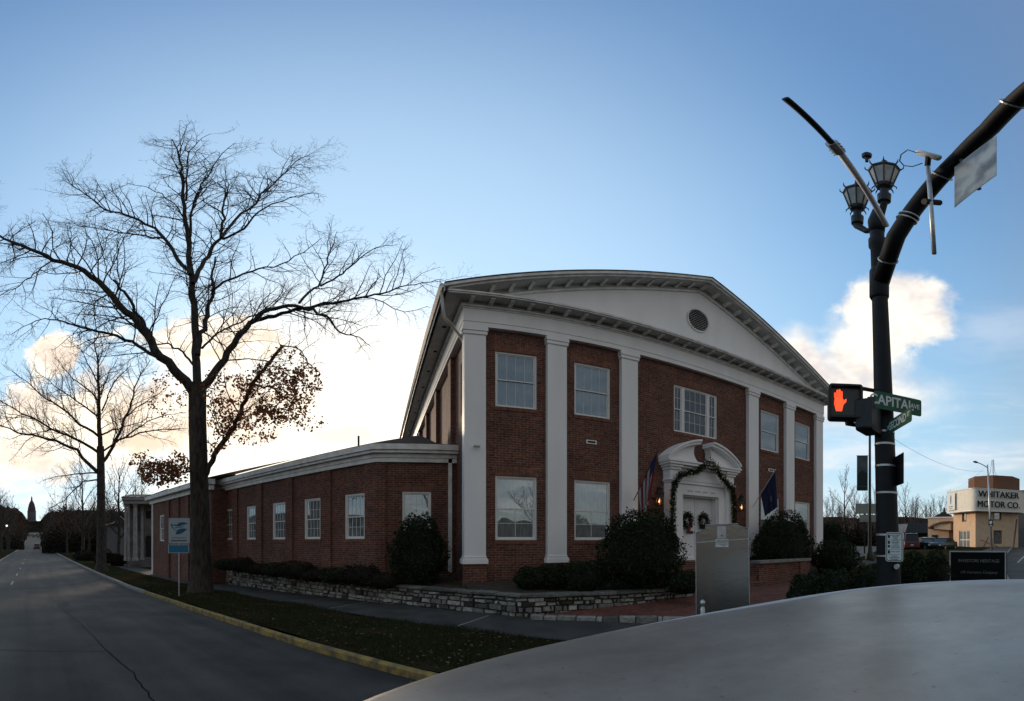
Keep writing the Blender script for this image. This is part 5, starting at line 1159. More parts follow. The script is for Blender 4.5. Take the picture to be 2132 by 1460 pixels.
hood = MB(); o1, o2 = rrect(-.2, .2, z - .215, z + .215, .04), rrect(-.172, .172, z - .19, z + .19, .02); n = len(o1)
for i in range(n):
    j = (i + 1) % n; hood.prism(FP, [o1[i], o1[j], o2[j], o2[i]], 0, .07)
hood.build('visor', M['dark'], ped)
mb = MB(); mb.fbox(FP, -.171, .171, .001, .006, z - .189, z + .189); mb.build('lens', M['screen'], ped)
hn = MB()   # raised palm
hx, hz = -.075, z + .0
palm = [(-.036, -.125), (.034, -.125), (.05, -.05), (.055, .02), (.03, .055), (-.05, .055), (-.058, -.03)]
hn.prism(FP, [(hx + a, hz + b) for a, b in palm], .007, .010)
for fx, fh, w in ((-.047, .115, .010), (-.020, .152, .011), (.006, .160, .011), (.031, .135, .010)):
    hn.prism(FP, rrect(hx + fx - w, hx + fx + w, hz + .045, hz + fh, .008, 2), .0102, .0122)
hn.prism(FP, [(hx + .045, hz - .045), (hx + .085, hz - .005), (hx + .088, hz + .035), (hx + .072, hz + .03), (hx + .05, hz + .0)], .0102, .0125)
hn.build('hand_symbol', M['hand'], ped)
mb = MB(); pz = pole_at(z + .22); a_ = FP.p(-.0, -.06, z + .235); mb.tube([FP.p(0, -.06, z + .2), a_, (pz.x, pz.y, z + .24)], .028, 8); mb.build('upper_bracket', M['dark'], ped)
mb = MB(); pz = pole_at(z - .25); a_ = FP.p(.02, -.06, z - .26); mb.tube([FP.p(.02, -.06, z - .2), a_, (pz.x, pz.y, z - .27)], .028, 8); mb.build('lower_bracket', M['dark'], ped)
s2 = at(1818, 868, 5.3); F2 = yawf(s2, -K * (1818 - XN) + 1.2)
ped2 = thing('pedestrian_signal', 'dark side of a second pedestrian signal head turned away beside the pole', 'signal', tuple(s2))
mb = MB(); mb.prism(F2, rrect(-.19, .19, s2.z - .2, s2.z + .2, .04), -.15, .0); mb.build('housing', M['dark'], ped2)
mb = MB(); mb.prism(F2, rrect(-.2, .2, s2.z - .21, s2.z + .21, .04), .0, .06); mb.build('visor', M['dark'], ped2)
# street name blades
def blade(p0, p1, z0, h, name, label, words):
    dx = Vector((p1[0] - p0[0], p1[1] - p0[1])); L = dx.length; dx /= L; F = Fr((p0[0], p0[1]), (dx.x, dx.y), (dx.y, -dx.x))
    if Vector((F.n[0], F.n[1])).dot(Vector((-p0[0], -p0[1]))) < 0: F = Fr((p1[0], p1[1]), (-dx.x, -dx.y), (-dx.y, dx.x))
    t = thing(name, label, 'street sign', (p0[0], p0[1], z0)); mb = MB(); mb.prism(F, rrect(0, L, z0, z0 + h, .025), -.004, .004); mb.build('blade', M['green'], t)
    for w, u, size, off_, dz in words: text_mesh(w, size, M['letter'], 'lettering', t, fmat(F, u * L, .006, z0 + h * (.5 + dz)), off_, .001, xs=.92)
    return t
p0, p1 = at(1819, YH, 5.18), at(1918, YH, 5.58); blade(p0, p1, CZ + 1.685 * .956, .225, 'street_name_sign', 'green street name sign reading CAPITAL AVE on the signal pole', (('CAPITAL', .365, .178, .004, 0), ('AVE', .855, .085, .002, .02)))
p0, p1 = at(1846, YH, 5.30), at(1898, YH, 4.62); blade(p0, p1, CZ + 1.39 * .925, .162, 'street_name_sign', 'green street name sign reading W SECOND ST below the first', (('W', .09, .08, .002, 0), ('SECOND', .48, .135, .003, 0), ('ST', .90, .08, .002, .1)))
# push-button sign and button
sp2 = at(1862, 1139, 5.28); F3 = yawf(sp2, -K * (1862 - XN) - .1); zc = sp2.z
pbs = thing('push_button_sign', 'white crossing instruction sign with black border low on the signal pole', 'sign', tuple(sp2))
mb = MB(); mb.prism(F3, rrect(-.105, .105, zc - .175, zc + .175, .03), -.003, 0); mb.build('plate', M['letter'], pbs)
mb = MB(); o1, o2 = rrect(-.096, .096, zc - .166, zc + .166, .026), rrect(-.088, .088, zc - .158, zc + .158, .02); n = len(o1)
for i in range(n): j = (i + 1) % n; mb.prism(F3, [o1[i], o1[j], o2[j], o2[i]], .0005, .002)
for zz_ in (.088, -.028, -.092): mb.fbox(F3, -.085, .085, .0005, .002, zc + zz_ - .003, zc + zz_)
for a, b in ((.125, .04), (.055, .038), (.008, .03), (-.06, .04)): mb.fbox(F3, -.078, -.052, .0005, .002, zc + a - b / 2, zc + a + b / 2)
mb.build('border', M['black'], pbs)
for k, (w, dz, sz, dx) in enumerate((('START CROSSING', .138, .014, .012), ('WATCH FOR', .120, .012, .012), ('VEHICLES', .104, .012, .012), ("DON'T START", .072, .013, .012), ('FINISH CROSSING', .052, .012, .012), ('IF STARTED', .034, .012, .012), ('TIME REMAINING', .010, .012, .012), ('TO FINISH CROSSING', -.010, .011, .012), ("DON'T CROSS", -.058, .017, .012), ('TO CROSS', -.110, .013, 0), ('PUSH BUTTON', -.130, .018, 0), ('WAIT FOR SIGNAL', -.150, .011, 0))):
    text_mesh(w, sz, M['black'], 'lettering', pbs, fmat(F3, dx, .0015, zc + dz), .0006, .0004)
mb = MB(); pz = at(1866, 1181, 5.28); mb.tube([(pz.x, pz.y, pz.z), F3.p(.02, -.06, pz.z), F3.p(.02, -.12, pz.z)], [.028, .034, .034], 14); mb.build('push_button', M['steel'], pole, smooth=False)
bs = at(1873, 978, 5.42); F4 = yawf(bs, -K * (1873 - XN) - 1.25)
bsg = thing('side_sign', 'dark narrow sign seen nearly edge on behind the signal pole', 'sign', tuple(bs)); mb = MB(); mb.fbox(F4, -.15, .15, -.004, .004, bs.z - .19, bs.z + .19); mb.build('plate', M['dark'], bsg)
# ================================================================ METAL CABINET
cbp = at(1503, YH, 5.3); Fc = yawf(cbp, -K * (1503 - XN) - .08); cab = thing('metal_cabinet', 'brushed metal utility cabinet with stepped top and warning label at the corner', 'cabinet', (cbp.x, cbp.y, .2))
zz0, hwb, hwt = .25, .335, .315; zt0 = CZ + math.tan(K * (YH - 1104)) * 5.3; zt1 = CZ + math.tan(K * (YH - 1099)) * 5.3; ztt = CZ + math.tan(K * (YH - 1091)) * 5.3
out_ = [(-hwb + .03, zz0), (hwb + .005, zz0), (hwt + .005, zt0 + .02), (.19, zt1 + .02), (.19, ztt), (-.2, ztt - .01), (-.2, zt1 - .02), (-hwt, zt0 - .03)]
mb = MB(); mb.prism(Fc, out_, -.45, 0); mb.build('housing', M['alu'], cab, bevel=.006)
mb = MB(); P3 = [Fc.p(a, .004, b) for a, b in out_]; mb.tube(P3[1:] + [P3[0]], .006, 6); mb.build('edge_trim', M['steel'], cab)
mb = MB(); mb.prism(Fc, [(-hwt - .004, zt0 - .155), (hwt + .008, zt0 - .11), (hwt + .008, zt0 - .10), (-hwt - .004, zt0 - .145)], .001, .012); mb.build('seam', M['steel'], cab)
mb = MB(); zq = CZ + math.tan(K * (YH - 1104)) * 5.3; mb.prism(Fc, rrect(-.055, .05, zq - .10, zq + .045, .01, 2), .001, .008); hs_ = mb.build('hasp', M['steel'], cab)
mb = MB(); mb.lathe(Fc.p(0, .015, zq - .065), ((.0, -.01), (.014, 0), (.0, .01)), 8); mb.build('lock', M['dark'], hs_)
zq2 = CZ + math.tan(K * (YH - 1131)) * 5.3; mb = MB(); mb.fbox(Fc, -.075, .078, .001, .004, zq2 - .048, zq2 + .048); lb = mb.build('warning_label', M['letter'], cab)
text_mesh('WARNING', .026, M['black'], 'lettering', lb, fmat(Fc, .012, .0055, zq2 + .028), .001, .0005)
mb = MB(); mb.prism(Fc, [(-.068, zq2 + .018), (-.047, zq2 + .018), (-.0575, zq2 + .038)], .0042, .006); mb.fbox(Fc, -.066, .07, .0042, .0055, zq2 + .002, zq2 + .006)
for k in range(3): mb.fbox(Fc, -.06 + k * .03, .066 - k * .01, .0042, .0052, zq2 - .014 - k * .011, zq2 - .010 - k * .011)
mb.build('label_mark', M['black'], lb)
mb = MB(); mb.fbox(Fc, -.38, .38, -.5, .04, .05, .25); mb.build('plinth', M['concrete'], cab)
po = at(1463, YH, 4.9); pz = CZ + math.tan(K * (YH - 1249)) * 4.9; bol = thing('steel_post', 'short shiny capped steel post in front of the metal cabinet', 'post', (po.x, po.y, .1))
mb = MB(); mb.lathe((po.x, po.y, .1), ((.028, 0), (.028, pz - .2), (.02, pz - .18), (.02, pz - .165), (.03, pz - .16), (.03, pz - .12), (.01, pz - .1)), 14); mb.build('post', M['steel'], bol, smooth=True)
# ================================================================ NAME SIGN
sa, sb_ = at(1977, YH, 16.2), at(2095, YH, 15.6); L = math.hypot(sb_.x - sa.x, sb_.y - sa.y); dx = ((sb_.x - sa.x) / L, (sb_.y - sa.y) / L); Fs_ = Fr((sa.x, sa.y), dx, (dx[1], -dx[0]))
if Fs_.n[0] * -sa.x + Fs_.n[1] * -sa.y < 0: print('name sign normal check')
zb_ = CZ + math.tan(K * (YH - 1215)) * 16.2; zt_ = CZ + math.tan(K * (YH - 1147)) * 16.2
ns = thing('name_sign', 'black rectangular name board with thin pale frame reading INVESTORS HERITAGE', 'sign', (sa.x, sa.y, zb_ - .2))
mb = MB(); mb.fbox(Fs_, 0, L, -.12, 0, zb_, zt_); mb.build('board', mat('black_board', (.008, .009, .008), .9, spec=.1), ns)
mb = MB(); w = .045
mb.fbox(Fs_, 0, L, .0, .02, zt_ - w, zt_); mb.fbox(Fs_, 0, L, .0, .02, zb_, zb_ + w); mb.fbox(Fs_, 0, w, .0, .02, zb_ + w, zt_ - w); mb.fbox(Fs_, L - w, L, 0, .02, zb_ + w, zt_ - w); mb.build('frame', M['soffit'], ns)
dimw = mat('tarnished_letters', (.16, .16, .145), .6)
text_mesh('INVESTORS HERITAGE', .155, dimw, 'lettering', ns, fmat(Fs_, L * .52, .004, zb_ + (zt_ - zb_) * .70), .002, .004, xs=1.0)
text_mesh('Life Insurance Company', .15, dimw, 'lettering', ns, fmat(Fs_, L * .52, .004, zb_ + (zt_ - zb_) * .36), .0, .004, shear=.35, xs=.95)
mb = MB(); mb.fbox(Fs_, .15, L - .15, -.4, .15, zb_ - .5, zb_ - .005); mb.build('base', M['concrete'], ns)
# ================================================================ BLUE AND WHITE SIGN BEFORE THE OAK
bp = at(373, YH, 15.8); Fb = yawf(bp, -K * (373 - XN) - .1); zq = lambda py: CZ + math.tan(K * (YH - py)) * 15.8
bsn = thing('blue_sign', 'white and blue sign with a leaf emblem on a thin post beside the oak', 'sign', (bp.x, bp.y, gz(bp.x, bp.y) + .1))
mb = MB(); mb.fbox(Fb, -.38, .38, -.012, 0, zq(1132), zq(1079)); up_ = mb.build('panel', M['panel'], bsn, bevel=.003)
mb = MB(); mb.fbox(Fb, -.40, .36, -.012, 0, zq(1152), zq(1134)); lo_ = mb.build('lower_panel', M['panel'], bsn)
blue = mat('sign_blue', (.006, .13, .25), .5); dblue = mat('sign_deep_blue', (.006, .07, .17), .5)
mb = MB(); mb.fbox(Fb, -.37, .33, .001, .003, zq(1150.5), zq(1135.5)); mb.build('blue_field', blue, lo_)
def leafp(cx, cz, l, w, ang): 
    pts = []
    for t in np.linspace(0, 1, 9): pts.append((t - .5, math.sin(math.pi * t ** .8) * .5))
    pts += [(p[0], -p[1] * .6) for p in pts[::-1][1:-1]]
    ca, sa_ = math.cos(ang), math.sin(ang); return [(cx + p[0] * l * ca - p[1] * w * sa_, cz + p[0] * l * sa_ + p[1] * w * ca) for p in pts][::-1]
mb = MB(); zc = zq(1100)
mb.prism(Fb, leafp(.08, zc - .12, .46, .22, .42), .001, .003); mb.prism(Fb, leafp(.12, zc + .15, .40, .13, .10), .001, .003); mb.prism(Fb, leafp(-.05, zc + .09, .5, .06, -.12), .0032, .005); mb.prism(Fb, leafp(.0, zc + .03, .4, .035, .02), .0032, .005)
for i in range(5): mb.prism(Fb, leafp(-.27 + .01 * i * i, zc + .13 - i * .05, .07, .06, .8 + i * .4), .001, .003)
mb.build('leaf_emblem', dblue, up_)
mb = MB(); mb.fbox(Fb, -.30, .28, .001, .002, zq(1127.5), zq(1124.5)); mb.fbox(Fb, -.27, .25, .001, .002, zq(1121), zq(1119.5)); mb.build('text_strip', mat('faded_text', (.10, .12, .16), .7), up_)
mb = MB(); mb.fbox(Fb, -.03, .01, -.05, -.013, gz(bp.x, bp.y) + .05, zq(1079)); mb.build('post', M['steel'], bsn)
# ================================================================ DOOR DRESSING
def wall_lantern(x, z, label):
    t = thing('wall_lantern', label, 'lantern', (x, 11.3, z), 0, 'lanterns beside the front door'); c = (x, 11.05, z)
    mb = MB(); mb.lathe(c, ((.12, -.27), (.13, -.25), (.03, -.25), (.03, -.23)), 10); mb.lathe(c, ((.15, .12), (.14, .15), (.09, .22), (.10, .26), (.03, .33), (.02, .38)), 10)
    for k in range(6): a = 2 * math.pi * k / 6; mb.tube([(c[0] + .115 * math.cos(a), c[1] + .115 * math.sin(a), z - .25), (c[0] + .14 * math.cos(a), c[1] + .14 * math.sin(a), z + .13)], .009, 4)
    mb.tube([(x, 11.42, z), (x, 11.2, z - .1), (x, 11.1, z - .25)], .02, 6); mb.build('frame', M['dark'], t)
    g = MB(); g.lathe(c, ((.035, -.24), (.04, -.1), (.0, .0)), 8); g.build('candle_sleeve', M['lampglass'], t)
    b = MB(); b.lathe((c[0] - .06, c[1] - .04, z - .16), ((.0, -.022), (.018, -.006), (.013, .014), (.0, .034)), 8); b.build('bulb', M['bulb'], t, smooth=True)
    L_ = bpy.data.lights.new('lantern_light', 'POINT'); L_.energy = .9; L_.color = (1, .5, .2); L_.shadow_soft_size = .03; lo = bpy.data.objects.new('lantern_light', L_); C.objects.link(lo); lo.location = (c[0] - .06, c[1] - .09, z - .12)
    return t
wall_lantern(8.22, 3.28, 'dark wall lantern with a lit bulb left of the front door'); wall_lantern(11.95, 3.28, 'dark wall lantern with a lit bulb right of the front door')
gp = [(8.72, 1.35), (8.70, 2.0), (8.68, 2.8), (8.70, 3.5), (8.85, 4.0), (9.2, 4.12), (9.6, 4.2), (9.95, 4.48), (10.2, 4.55), (10.45, 4.42), (10.8, 4.05), (11.2, 3.85), (11.42, 3.72), (11.48, 3.2), (11.5, 2.4), (11.52, 1.5)]
gd = [3] * len(gp); pts = []
for (a, b) in zip(gp, gp[1:]):
    n = int(math.dist(a, b) * 800)
    for _ in range(n):
        f = rng.random(); x = a[0] + (b[0] - a[0]) * f; z = a[1] + (b[1] - a[1]) * f; rr_ = .11 if not 9.9 < x < 10.5 else .17
        v = rng.normal(size=3); v = v / np.linalg.norm(v) * rr_ * rng.uniform(.3, 1.25); pts.append((x + v[0], 10.98 + v[1] * .8 - (.12 if x > 8.8 and x < 11.3 else 0), z + v[2]))
gar = thing('garland', 'dark green evergreen garland draped around the white door surround', 'garland', (10.1, 10.98, 1.3)); leaf_mesh(pts, .075, 'foliage', M['garland'], gar, (10.1, 10.98, 1.3), aspect=.4)
mb = MB()
for k in range(26): i = rng.integers(len(pts)); p = pts[i]; mb.lathe((p[0], p[1] - .04, p[2]), ((0, -.011), (.011, 0), (0, .011)), 5)
ball = mb.build('small_lights', emit('fairy_lights', (1, .85, .55), .3), gar); ball['kind'] = 'stuff'
for x, lab in ((9.72, 'leafy wreath with a bow on the left door leaf'), (10.47, 'leafy wreath on the right door leaf')):
    w = thing('wreath', lab, 'wreath', (x, 11.5, 2.55), 0, 'wreaths on the front doors'); pts = []
    for _ in range(900):
        a = rng.uniform(0, 2 * math.pi); rr_ = .19 + rng.normal() * .05; pts.append((x + rr_ * math.cos(a), 11.48 + rng.normal() * .035, 2.6 + rr_ * 1.15 * math.sin(a)))
    leaf_mesh(pts, .07, 'foliage', M['garland'], w, (x, 11.5, 2.55), aspect=.4)
    if x < 10:
        mb = MB(); mb.prism(FB, [(x - .02, 2.45), (x + .04, 2.45), (x + .09, 2.12), (x + .03, 2.14), (x, 2.3), (x - .05, 2.14), (x - .1, 2.16)], -.14, -.13); mb.build('bow', mat('red_bow', (.16, .02, .015), .7), w)
# flags
def flag(p0, p1, label, name, kind):
    p0, p1 = Vector(p0), Vector(p1); t = thing(name, label, 'flag', tuple(p0), 0, 'flags on the front pilasters'); mb = MB(); mb.tube([p0, p1], .014, 8); mb.lathe(tuple(p1), ((0, -.02), (.03, 0), (0, .04)), 8); mb.build('flagpole', M['soffit'] if kind else M['dark'], t)
    d = (p1 - p0); nu, nv = 16, 26; W_, H_ = (.72, 1.35) if not kind else (.95, 1.35)
    P_ = []
    for j in range(nv + 1):
        for i in range(nu + 1):
            u = i / nu; v = j / nv; top_ = p1 - d * (u * (.78 if not kind else .62) + .02)
            fold = (.045 * math.sin(u * 19 + v * 2) * v + .03 * math.sin(u * 31 + 1) * v)
            conv = v * (.62 if not kind else .45)
            cx = p1 + (p0 - p1) * (.55 if not kind else .25)
            x = top_.x * (1 - conv) + cx.x * conv + fold + (0 if not kind else .30 * v * (1 - u) ); y = top_.y * (1 - conv) + cx.y * conv + fold * .6
            P_.append((x, y, top_.z - v * H_ * (1.0 - (.35 * u if kind else .15 * u))))
    def idx(i, j): return j * (nu + 1) + i
    if not kind:
        for nm, sel, m in (('red_stripes', lambda i, j: (i // 2) % 2 == 0 and not (i < 6 and j < 9), mat('flag_red', (.15, .010, .014), .8)), ('white_stripes', lambda i, j: (i // 2) % 2 == 1 and not (i < 6 and j < 9), mat('flag_white', (.30, .29, .29), .8)), ('canton', lambda i, j: i < 6 and j < 9, mat('flag_blue', (.012, .016, .06), .8))):
            m2 = MB(); m2.add(P_, [(idx(i, j), idx(i + 1, j), idx(i + 1, j + 1), idx(i, j + 1)) for j in range(nv) for i in range(nu) if sel(i, j)])
            m2.build(nm, m, t, smooth=True)
    else:
        m2 = MB(); m2.add(P_, [(idx(i, j), idx(i + 1, j), idx(i + 1, j + 1), idx(i, j + 1)) for j in range(nv) for i in range(nu)]); m2.build('cloth', mat('navy_cloth', (.010, .012, .050), .8), t, smooth=True)
        q = Vector(P_[idx(7, 15)]); sm = MB(); sm.prism(Fr((q.x, q.y - .03), (1, 0), (0, -1)), [(.05 * math.cos(a), q.z + .12 * math.sin(a)) for a in np.linspace(0, 2 * math.pi, 12, endpoint=False)], .0, .005); sm.build('seal', mat('seal_pale', (.12, .12, .15), .8), t)
    return t
flag((7.42, 11.3, 3.15), (7.52, 10.2, 4.52), 'striped red and white flag hanging furled left of the door', 'striped_flag', 0)
flag((12.85, 11.3, 3.22), (12.88, 10.2, 4.57), 'navy blue flag hanging from an angled pole right of the door', 'navy_flag', 1)
# ================================================================ CARS
def superell(cx, cy, a, b, z, n_=2.6, N=56, tilt=0):
    o = []
    for k in range(N):
        t = 2 * math.pi * k / N; c, s = math.cos(t), math.sin(t); o.append((cx + a * math.copysign(abs(c) ** (2 / n_), c), cy + b * math.copysign(abs(s) ** (2 / n_), s), z))
    return o
own = thing('grey_car', 'grey car whose broad dusty roof fills the lower right foreground', 'car', (.93, 0, 0))
cxr, ar, brr, nn = .93, 1.08, .80, 2.5
mb = MB(); rings = [superell(cxr, 0, ar * f, brr * f, 1.722 + .018 * (1 - f * f), nn, 96) for f in (.02, .15, .3, .45, .6, .72, .82, .9, .955, .985)] + [superell(cxr, 0, ar * f, brr * f, z, nn, 96) for f, z in ((.997, 1.7195), (1.006, 1.708), (1.012, 1.69), (1.015, 1.667))]
mb.loft(rings, True, True); mb.build('roof', M['carroof'], own, smooth=True)
base_ = superell(cxr, 0, ar, brr, 0, nn, 192); keep = [k for k in range(192) if base_[k][0] > .25 and base_[k][1] > -.1]; keep = [k for k in keep if k > 150] + [k for k in keep if k <= 150]
full = []
for f, z in ((.972, 0), (.976, .0045), (.990, .0045), (.996, -.004)):
    ring_ = []
    for k in keep:
        w3 = sstep((base_[k][0] - .25) / .9); f2 = .992 + (f - .992) * w3
        ring_.append((cxr + (base_[k][0] - cxr) * f2, base_[k][1] * f2, 1.7205 + .0025 * w3 + z * w3))
    full.append(ring_)
mb = MB(); mb.loft(full, False, False); mb.build('roof_trim', M['cartrim'], own, smooth=True)
mb = MB(); mb.loft([superell(cxr - .05, 0, 1.10, .815, 1.668, nn, 96), superell(cxr - .0, 0, 1.45, .86, 1.3, 2.8, 96), superell(cxr, 0, 1.72, .89, 1.02, 3, 96)], True, False); mb.build('windows', M['glass2'], own, smooth=True)
mb = MB(); mb.loft([superell(cxr, 0, a, b, z, n_, 96) for a, b, z, n_ in ((1.72, .892, 1.018, 3), (2.2, .90, .95, 3.4), (2.35, .92, .75, 3.6), (2.36, .92, .5, 3.6), (2.28, .88, .28, 3.6))], True, True); mb.build('body', M['carroof'], own, smooth=True)
for x in (-.5, 2.35):
    for y in (-.86, .86):
        mb = MB(); mb.tube([(x, y - .09, .33), (x, y + .09, .33)], .33, 24); wh = mb.build('wheel', M['tyre'], own); mb = MB(); mb.tube([(x, y - .10, .33), (x, y + .10, .33)], .19, 16); mb.build('rim', M['steel'], wh)
def car(name, label, loc, rot, m, group=None, H=1.45, Lc=4.6, van=False):
    t = thing(name, label, 'car', loc, rot, group); t['_w'] = False; W_ = .88; k = Lc / 4.6
    st_ = [(-2.3, .45, .62, .70), (-2.2, .3, .82, .80), (-1.2, .25, .90, W_), (.0, .22, .93, W_), (1.2, .25, .92, W_), (2.15, .32, .98, .82), (2.3, .45, .80, .74)] if not van else [(-2.3, .45, .75, .76), (-2.2, .3, .98, .84), (-1.2, .25, 1.02, W_), (0, .22, 1.05, W_), (1.2, .25, 1.05, W_), (2.2, .3, 1.05, .86), (2.3, .4, .95, .8)]
    mb = MB(); mb.loft([[(x * k, -w, zl), (x * k, -w * 1.02, (zl + zh_) / 2), (x * k, -w * .96, zh_), (x * k, w * .96, zh_), (x * k, w * 1.02, (zl + zh_) / 2), (x * k, w, zl)] for x, zl, zh_, w in st_]); mb.build('body', m, t, smooth=False, bevel=.04)
    g0, g1, g2, g3 = (-1.15, -.35, .95, 1.75) if not van else (-1.3, -.6, 1.7, 2.2); zb2 = .88 if not van else 1.0
    mb = MB(); mb.loft([[(x * k, -.80, zb2), (x * k, -w, zr), (x * k, w, zr), (x * k, .80, zb2)] for x, w, zr in ((g0, .78, zb2 + .02), (g1, .62, H - .06), (g2, .62, H - .06), (g3, .76, zb2 + .03))]); mb.build('windows', M['carglass'], t)
    mb = MB(); mb.loft([[(x * k, -w, zr), (x * k, -w * .9, zr + .05), (x * k, w * .9, zr + .05), (x * k, w, zr)] for x, w, zr in ((g1 - .08, .61, H - .09), (g1 + .1, .64, H - .06), (g2 - .1, .64, H - .06), (g2 + .08, .61, H - .09))])
    for s in (-1, 1):
        mb.tube([(g0 * k, s * .79, zb2), (g1 * k, s * .63, H - .06)], .03, 5); mb.tube([(g3 * k, s * .77, zb2), (g2 * k, s * .63, H - .06)], .03, 5); mb.tube([((g1 + g2) / 2 * k, s * .82, zb2), ((g1 + g2) / 2 * k, s * .65, H - .06)], .03, 5)
    mb.build('car_roof', m, t)
    for x in (-1.45, 1.4):
        for s in (-1, 1):
            mb = MB(); mb.tube([(x * k, s * .70, .32), (x * k, s * .90, .32)], .32, 18); w_2 = mb.build('wheel', M['tyre'], t); mb = MB(); mb.tube([(x * k, s * .72, .32), (x * k, s * .91, .32)], .18, 12); mb.build('rim', M['steel'], w_2)
    for s in (-1, 1):
        mb = MB(); x = -2.3 * k; mb.box(x - .01, x + .1, s * .62 - .13, s * .62 + .13, .55, .68); mb.build('headlight', M['lampglass'], t)
        mb = MB(); x = 2.3 * k; mb.box(x - .1, x + .012, s * .62 - .12, s * .62 + .12, .66, .80); mb.build('tail_light', mat('tail_red', (.25, .01, .01), .4), t)
    mb = MB(); x = 2.3 * k; mb.box(x, x + .02, -.16, .16, .62, .72); mb.build('number_plate', M['letter'], t)
    return t
paint_dark = mat('dark_car_paint', (.012, .02, .018), .25); paint_maroon = mat('maroon_car_paint', (.07, .018, .022), .3); paint_silver = mat('silver_car_paint', (.42, .43, .45), .3, metal=.5)
GP = 'cars parked by the cream building'
def cpos(px, d): p = at(px, YH, d); return (p.x, p.y, gz(p.x, p.y) + .14)
def cloc(px, py, d): p = at(px, py, d); return tuple(p)
car('parked_car', 'black sedan parked in front of the glass doors', cloc(1964, 1146, 50), R(-6), paint_dark, GP, 1.42, 4.9)
car('parked_car', 'silver hatchback parked behind the black sedan', cloc(1934, 1143, 55), R(35), paint_silver, GP)
car('parked_car', 'dark car parked beside the silver one', cloc(1921, 1145, 52), R(60), paint_dark, GP)
car('parked_van', 'maroon van seen from behind just right of the signal pole', cloc(1896, 1147, 50), R(205), paint_maroon, GP, 1.95, 4.6, True)
car('distant_car', 'dark red car driving away down the avenue', (*st(118, .9), gz(*st(118, .9)) + .02), math.atan2(-U[1], -U[0]) + math.pi, paint_maroon, None, 1.7, 4.5, True)
GL_ = 'cars at the far left'
car('parked_car', 'pale car with bright headlights left of the median', (*st(92, -8.6), gz(*st(92, -8.6)) + .1), math.atan2(U[1], U[0]), paint_silver, GL_)
car('parked_car', 'second pale car at the far left edge', (*st(98, -13.2), gz(*st(98, -13.2)) + .1), math.atan2(U[1], U[0]), paint_silver, GL_)
# ================================================================ CREAM CORNER BUILDING
D = 58.0; kq = K * D
C1, C2, C3 = at(2031, YH, 57), at(1985, YH, 61.5), at(2120, YH, 60)
def fr2(a, b):
    L = math.hypot(b.x - a.x, b.y - a.y); r = ((b.x - a.x) / L, (b.y - a.y) / L); return Fr((a.x, a.y), r, (r[1], -r[0])), L
mot = thing('motor_company_building', 'peach two storey building with curved cream sign band reading WHITAKER MOTOR CO.', 'building', (C1.x, C1.y, .9))
FA, LA = fr2(C2, C1); FB_, LB = fr2(C1, C3); zg_, zb0, zb1, zp = .75, CZ + 3.9, CZ + 6.65, CZ + 8.35
def zat(py, d): return CZ + math.tan(K * (YH - py)) * d
doorA = (FA.u_of(1996.5), FA.u_of(2019), zg_ + .2, zat(1105, 59)); winA = (FA.u_of(2004), FA.u_of(2011), zat(1085, 59), zat(1067, 59))
winB = (FB_.u_of(2070), FB_.u_of(2083), zat(1082, 58.5), zat(1066, 58.5)); winB2 = (FB_.u_of(2070), FB_.u_of(2084), zat(1131, 58.5), zat(1106, 58.5))
mb = MB(); wall_holes(mb, FA, 0, LA, zg_ - 1, zb0 + .05, [doorA, winA], 0, .25); wall_holes(mb, FB_, 0, LB, zg_ - 1, zb0 + .05, [winB, winB2], 0, .25)
F5 = Fr((C3.x, C3.y), (FA.n[0] * -1, FA.n[1] * -1), (1, 0)); a, b = FB_.p(LB, 0, 0), FB_.p(LB, -9, 0); mb.add([(a[0], a[1], 0), (b[0], b[1], 0), (b[0], b[1], zb0), (a[0], a[1], zb0)], [(0, 1, 2, 3)])
a, b = FA.p(0, 0, 0), FA.p(0, -9, 0); mb.add([(a[0], a[1], 0), (b[0], b[1], 0), (b[0], b[1], zb0), (a[0], a[1], zb0)], [(0, 3, 2, 1)]); mb.build('wall', M['peach'], mot)
for F_, h, nm in ((FA, winA, 'window'), (FB_, winB, 'window'), (FB_, winB2, 'window')):
    mb = MB(); c_ = .09
    mb.fbox(F_, h[0], h[1], -.2, -.15, h[2], h[3]); wn_ = mb.build(nm, M['glass3'] if h is winB2 else M['glass'], mot, uv=True); mb = MB(); mb.fbox(F_, h[0] - c_, h[0], -.1, .03, h[2] - c_, h[3] + c_); mb.fbox(F_, h[1], h[1] + c_, -.1, .03, h[2] - c_, h[3] + c_); mb.fbox(F_, h[0], h[1], -.1, .03, h[3], h[3] + c_); mb.fbox(F_, h[0], h[1], -.1, .03, h[2] - c_, h[2]); mb.build('frame', M['brown'], wn_)
mb = MB(); mb.fbox(FA, doorA[0], doorA[1], -.22, -.15, doorA[2], doorA[3]); dd_ = mb.build('glass_door', M['glass3'], mot, uv=True)
mb = MB(); w3 = (doorA[1] - doorA[0]) / 3
for i in range(4): mb.fbox(FA, doorA[0] + w3 * i - .05, doorA[0] + w3 * i + .05, -.15, -.1, doorA[2], doorA[3])
mb.fbox(FA, doorA[0] + .05, doorA[1] - .05, -.15, -.11, doorA[3] - .1, doorA[3]); mb.fbox(FA, doorA[0] + .05, doorA[1] - .05, -.15, -.11, (doorA[2] + doorA[3]) / 2 - .1, (doorA[2] + doorA[3]) / 2); mb.build('door_frame', M['vinyl'], dd_)
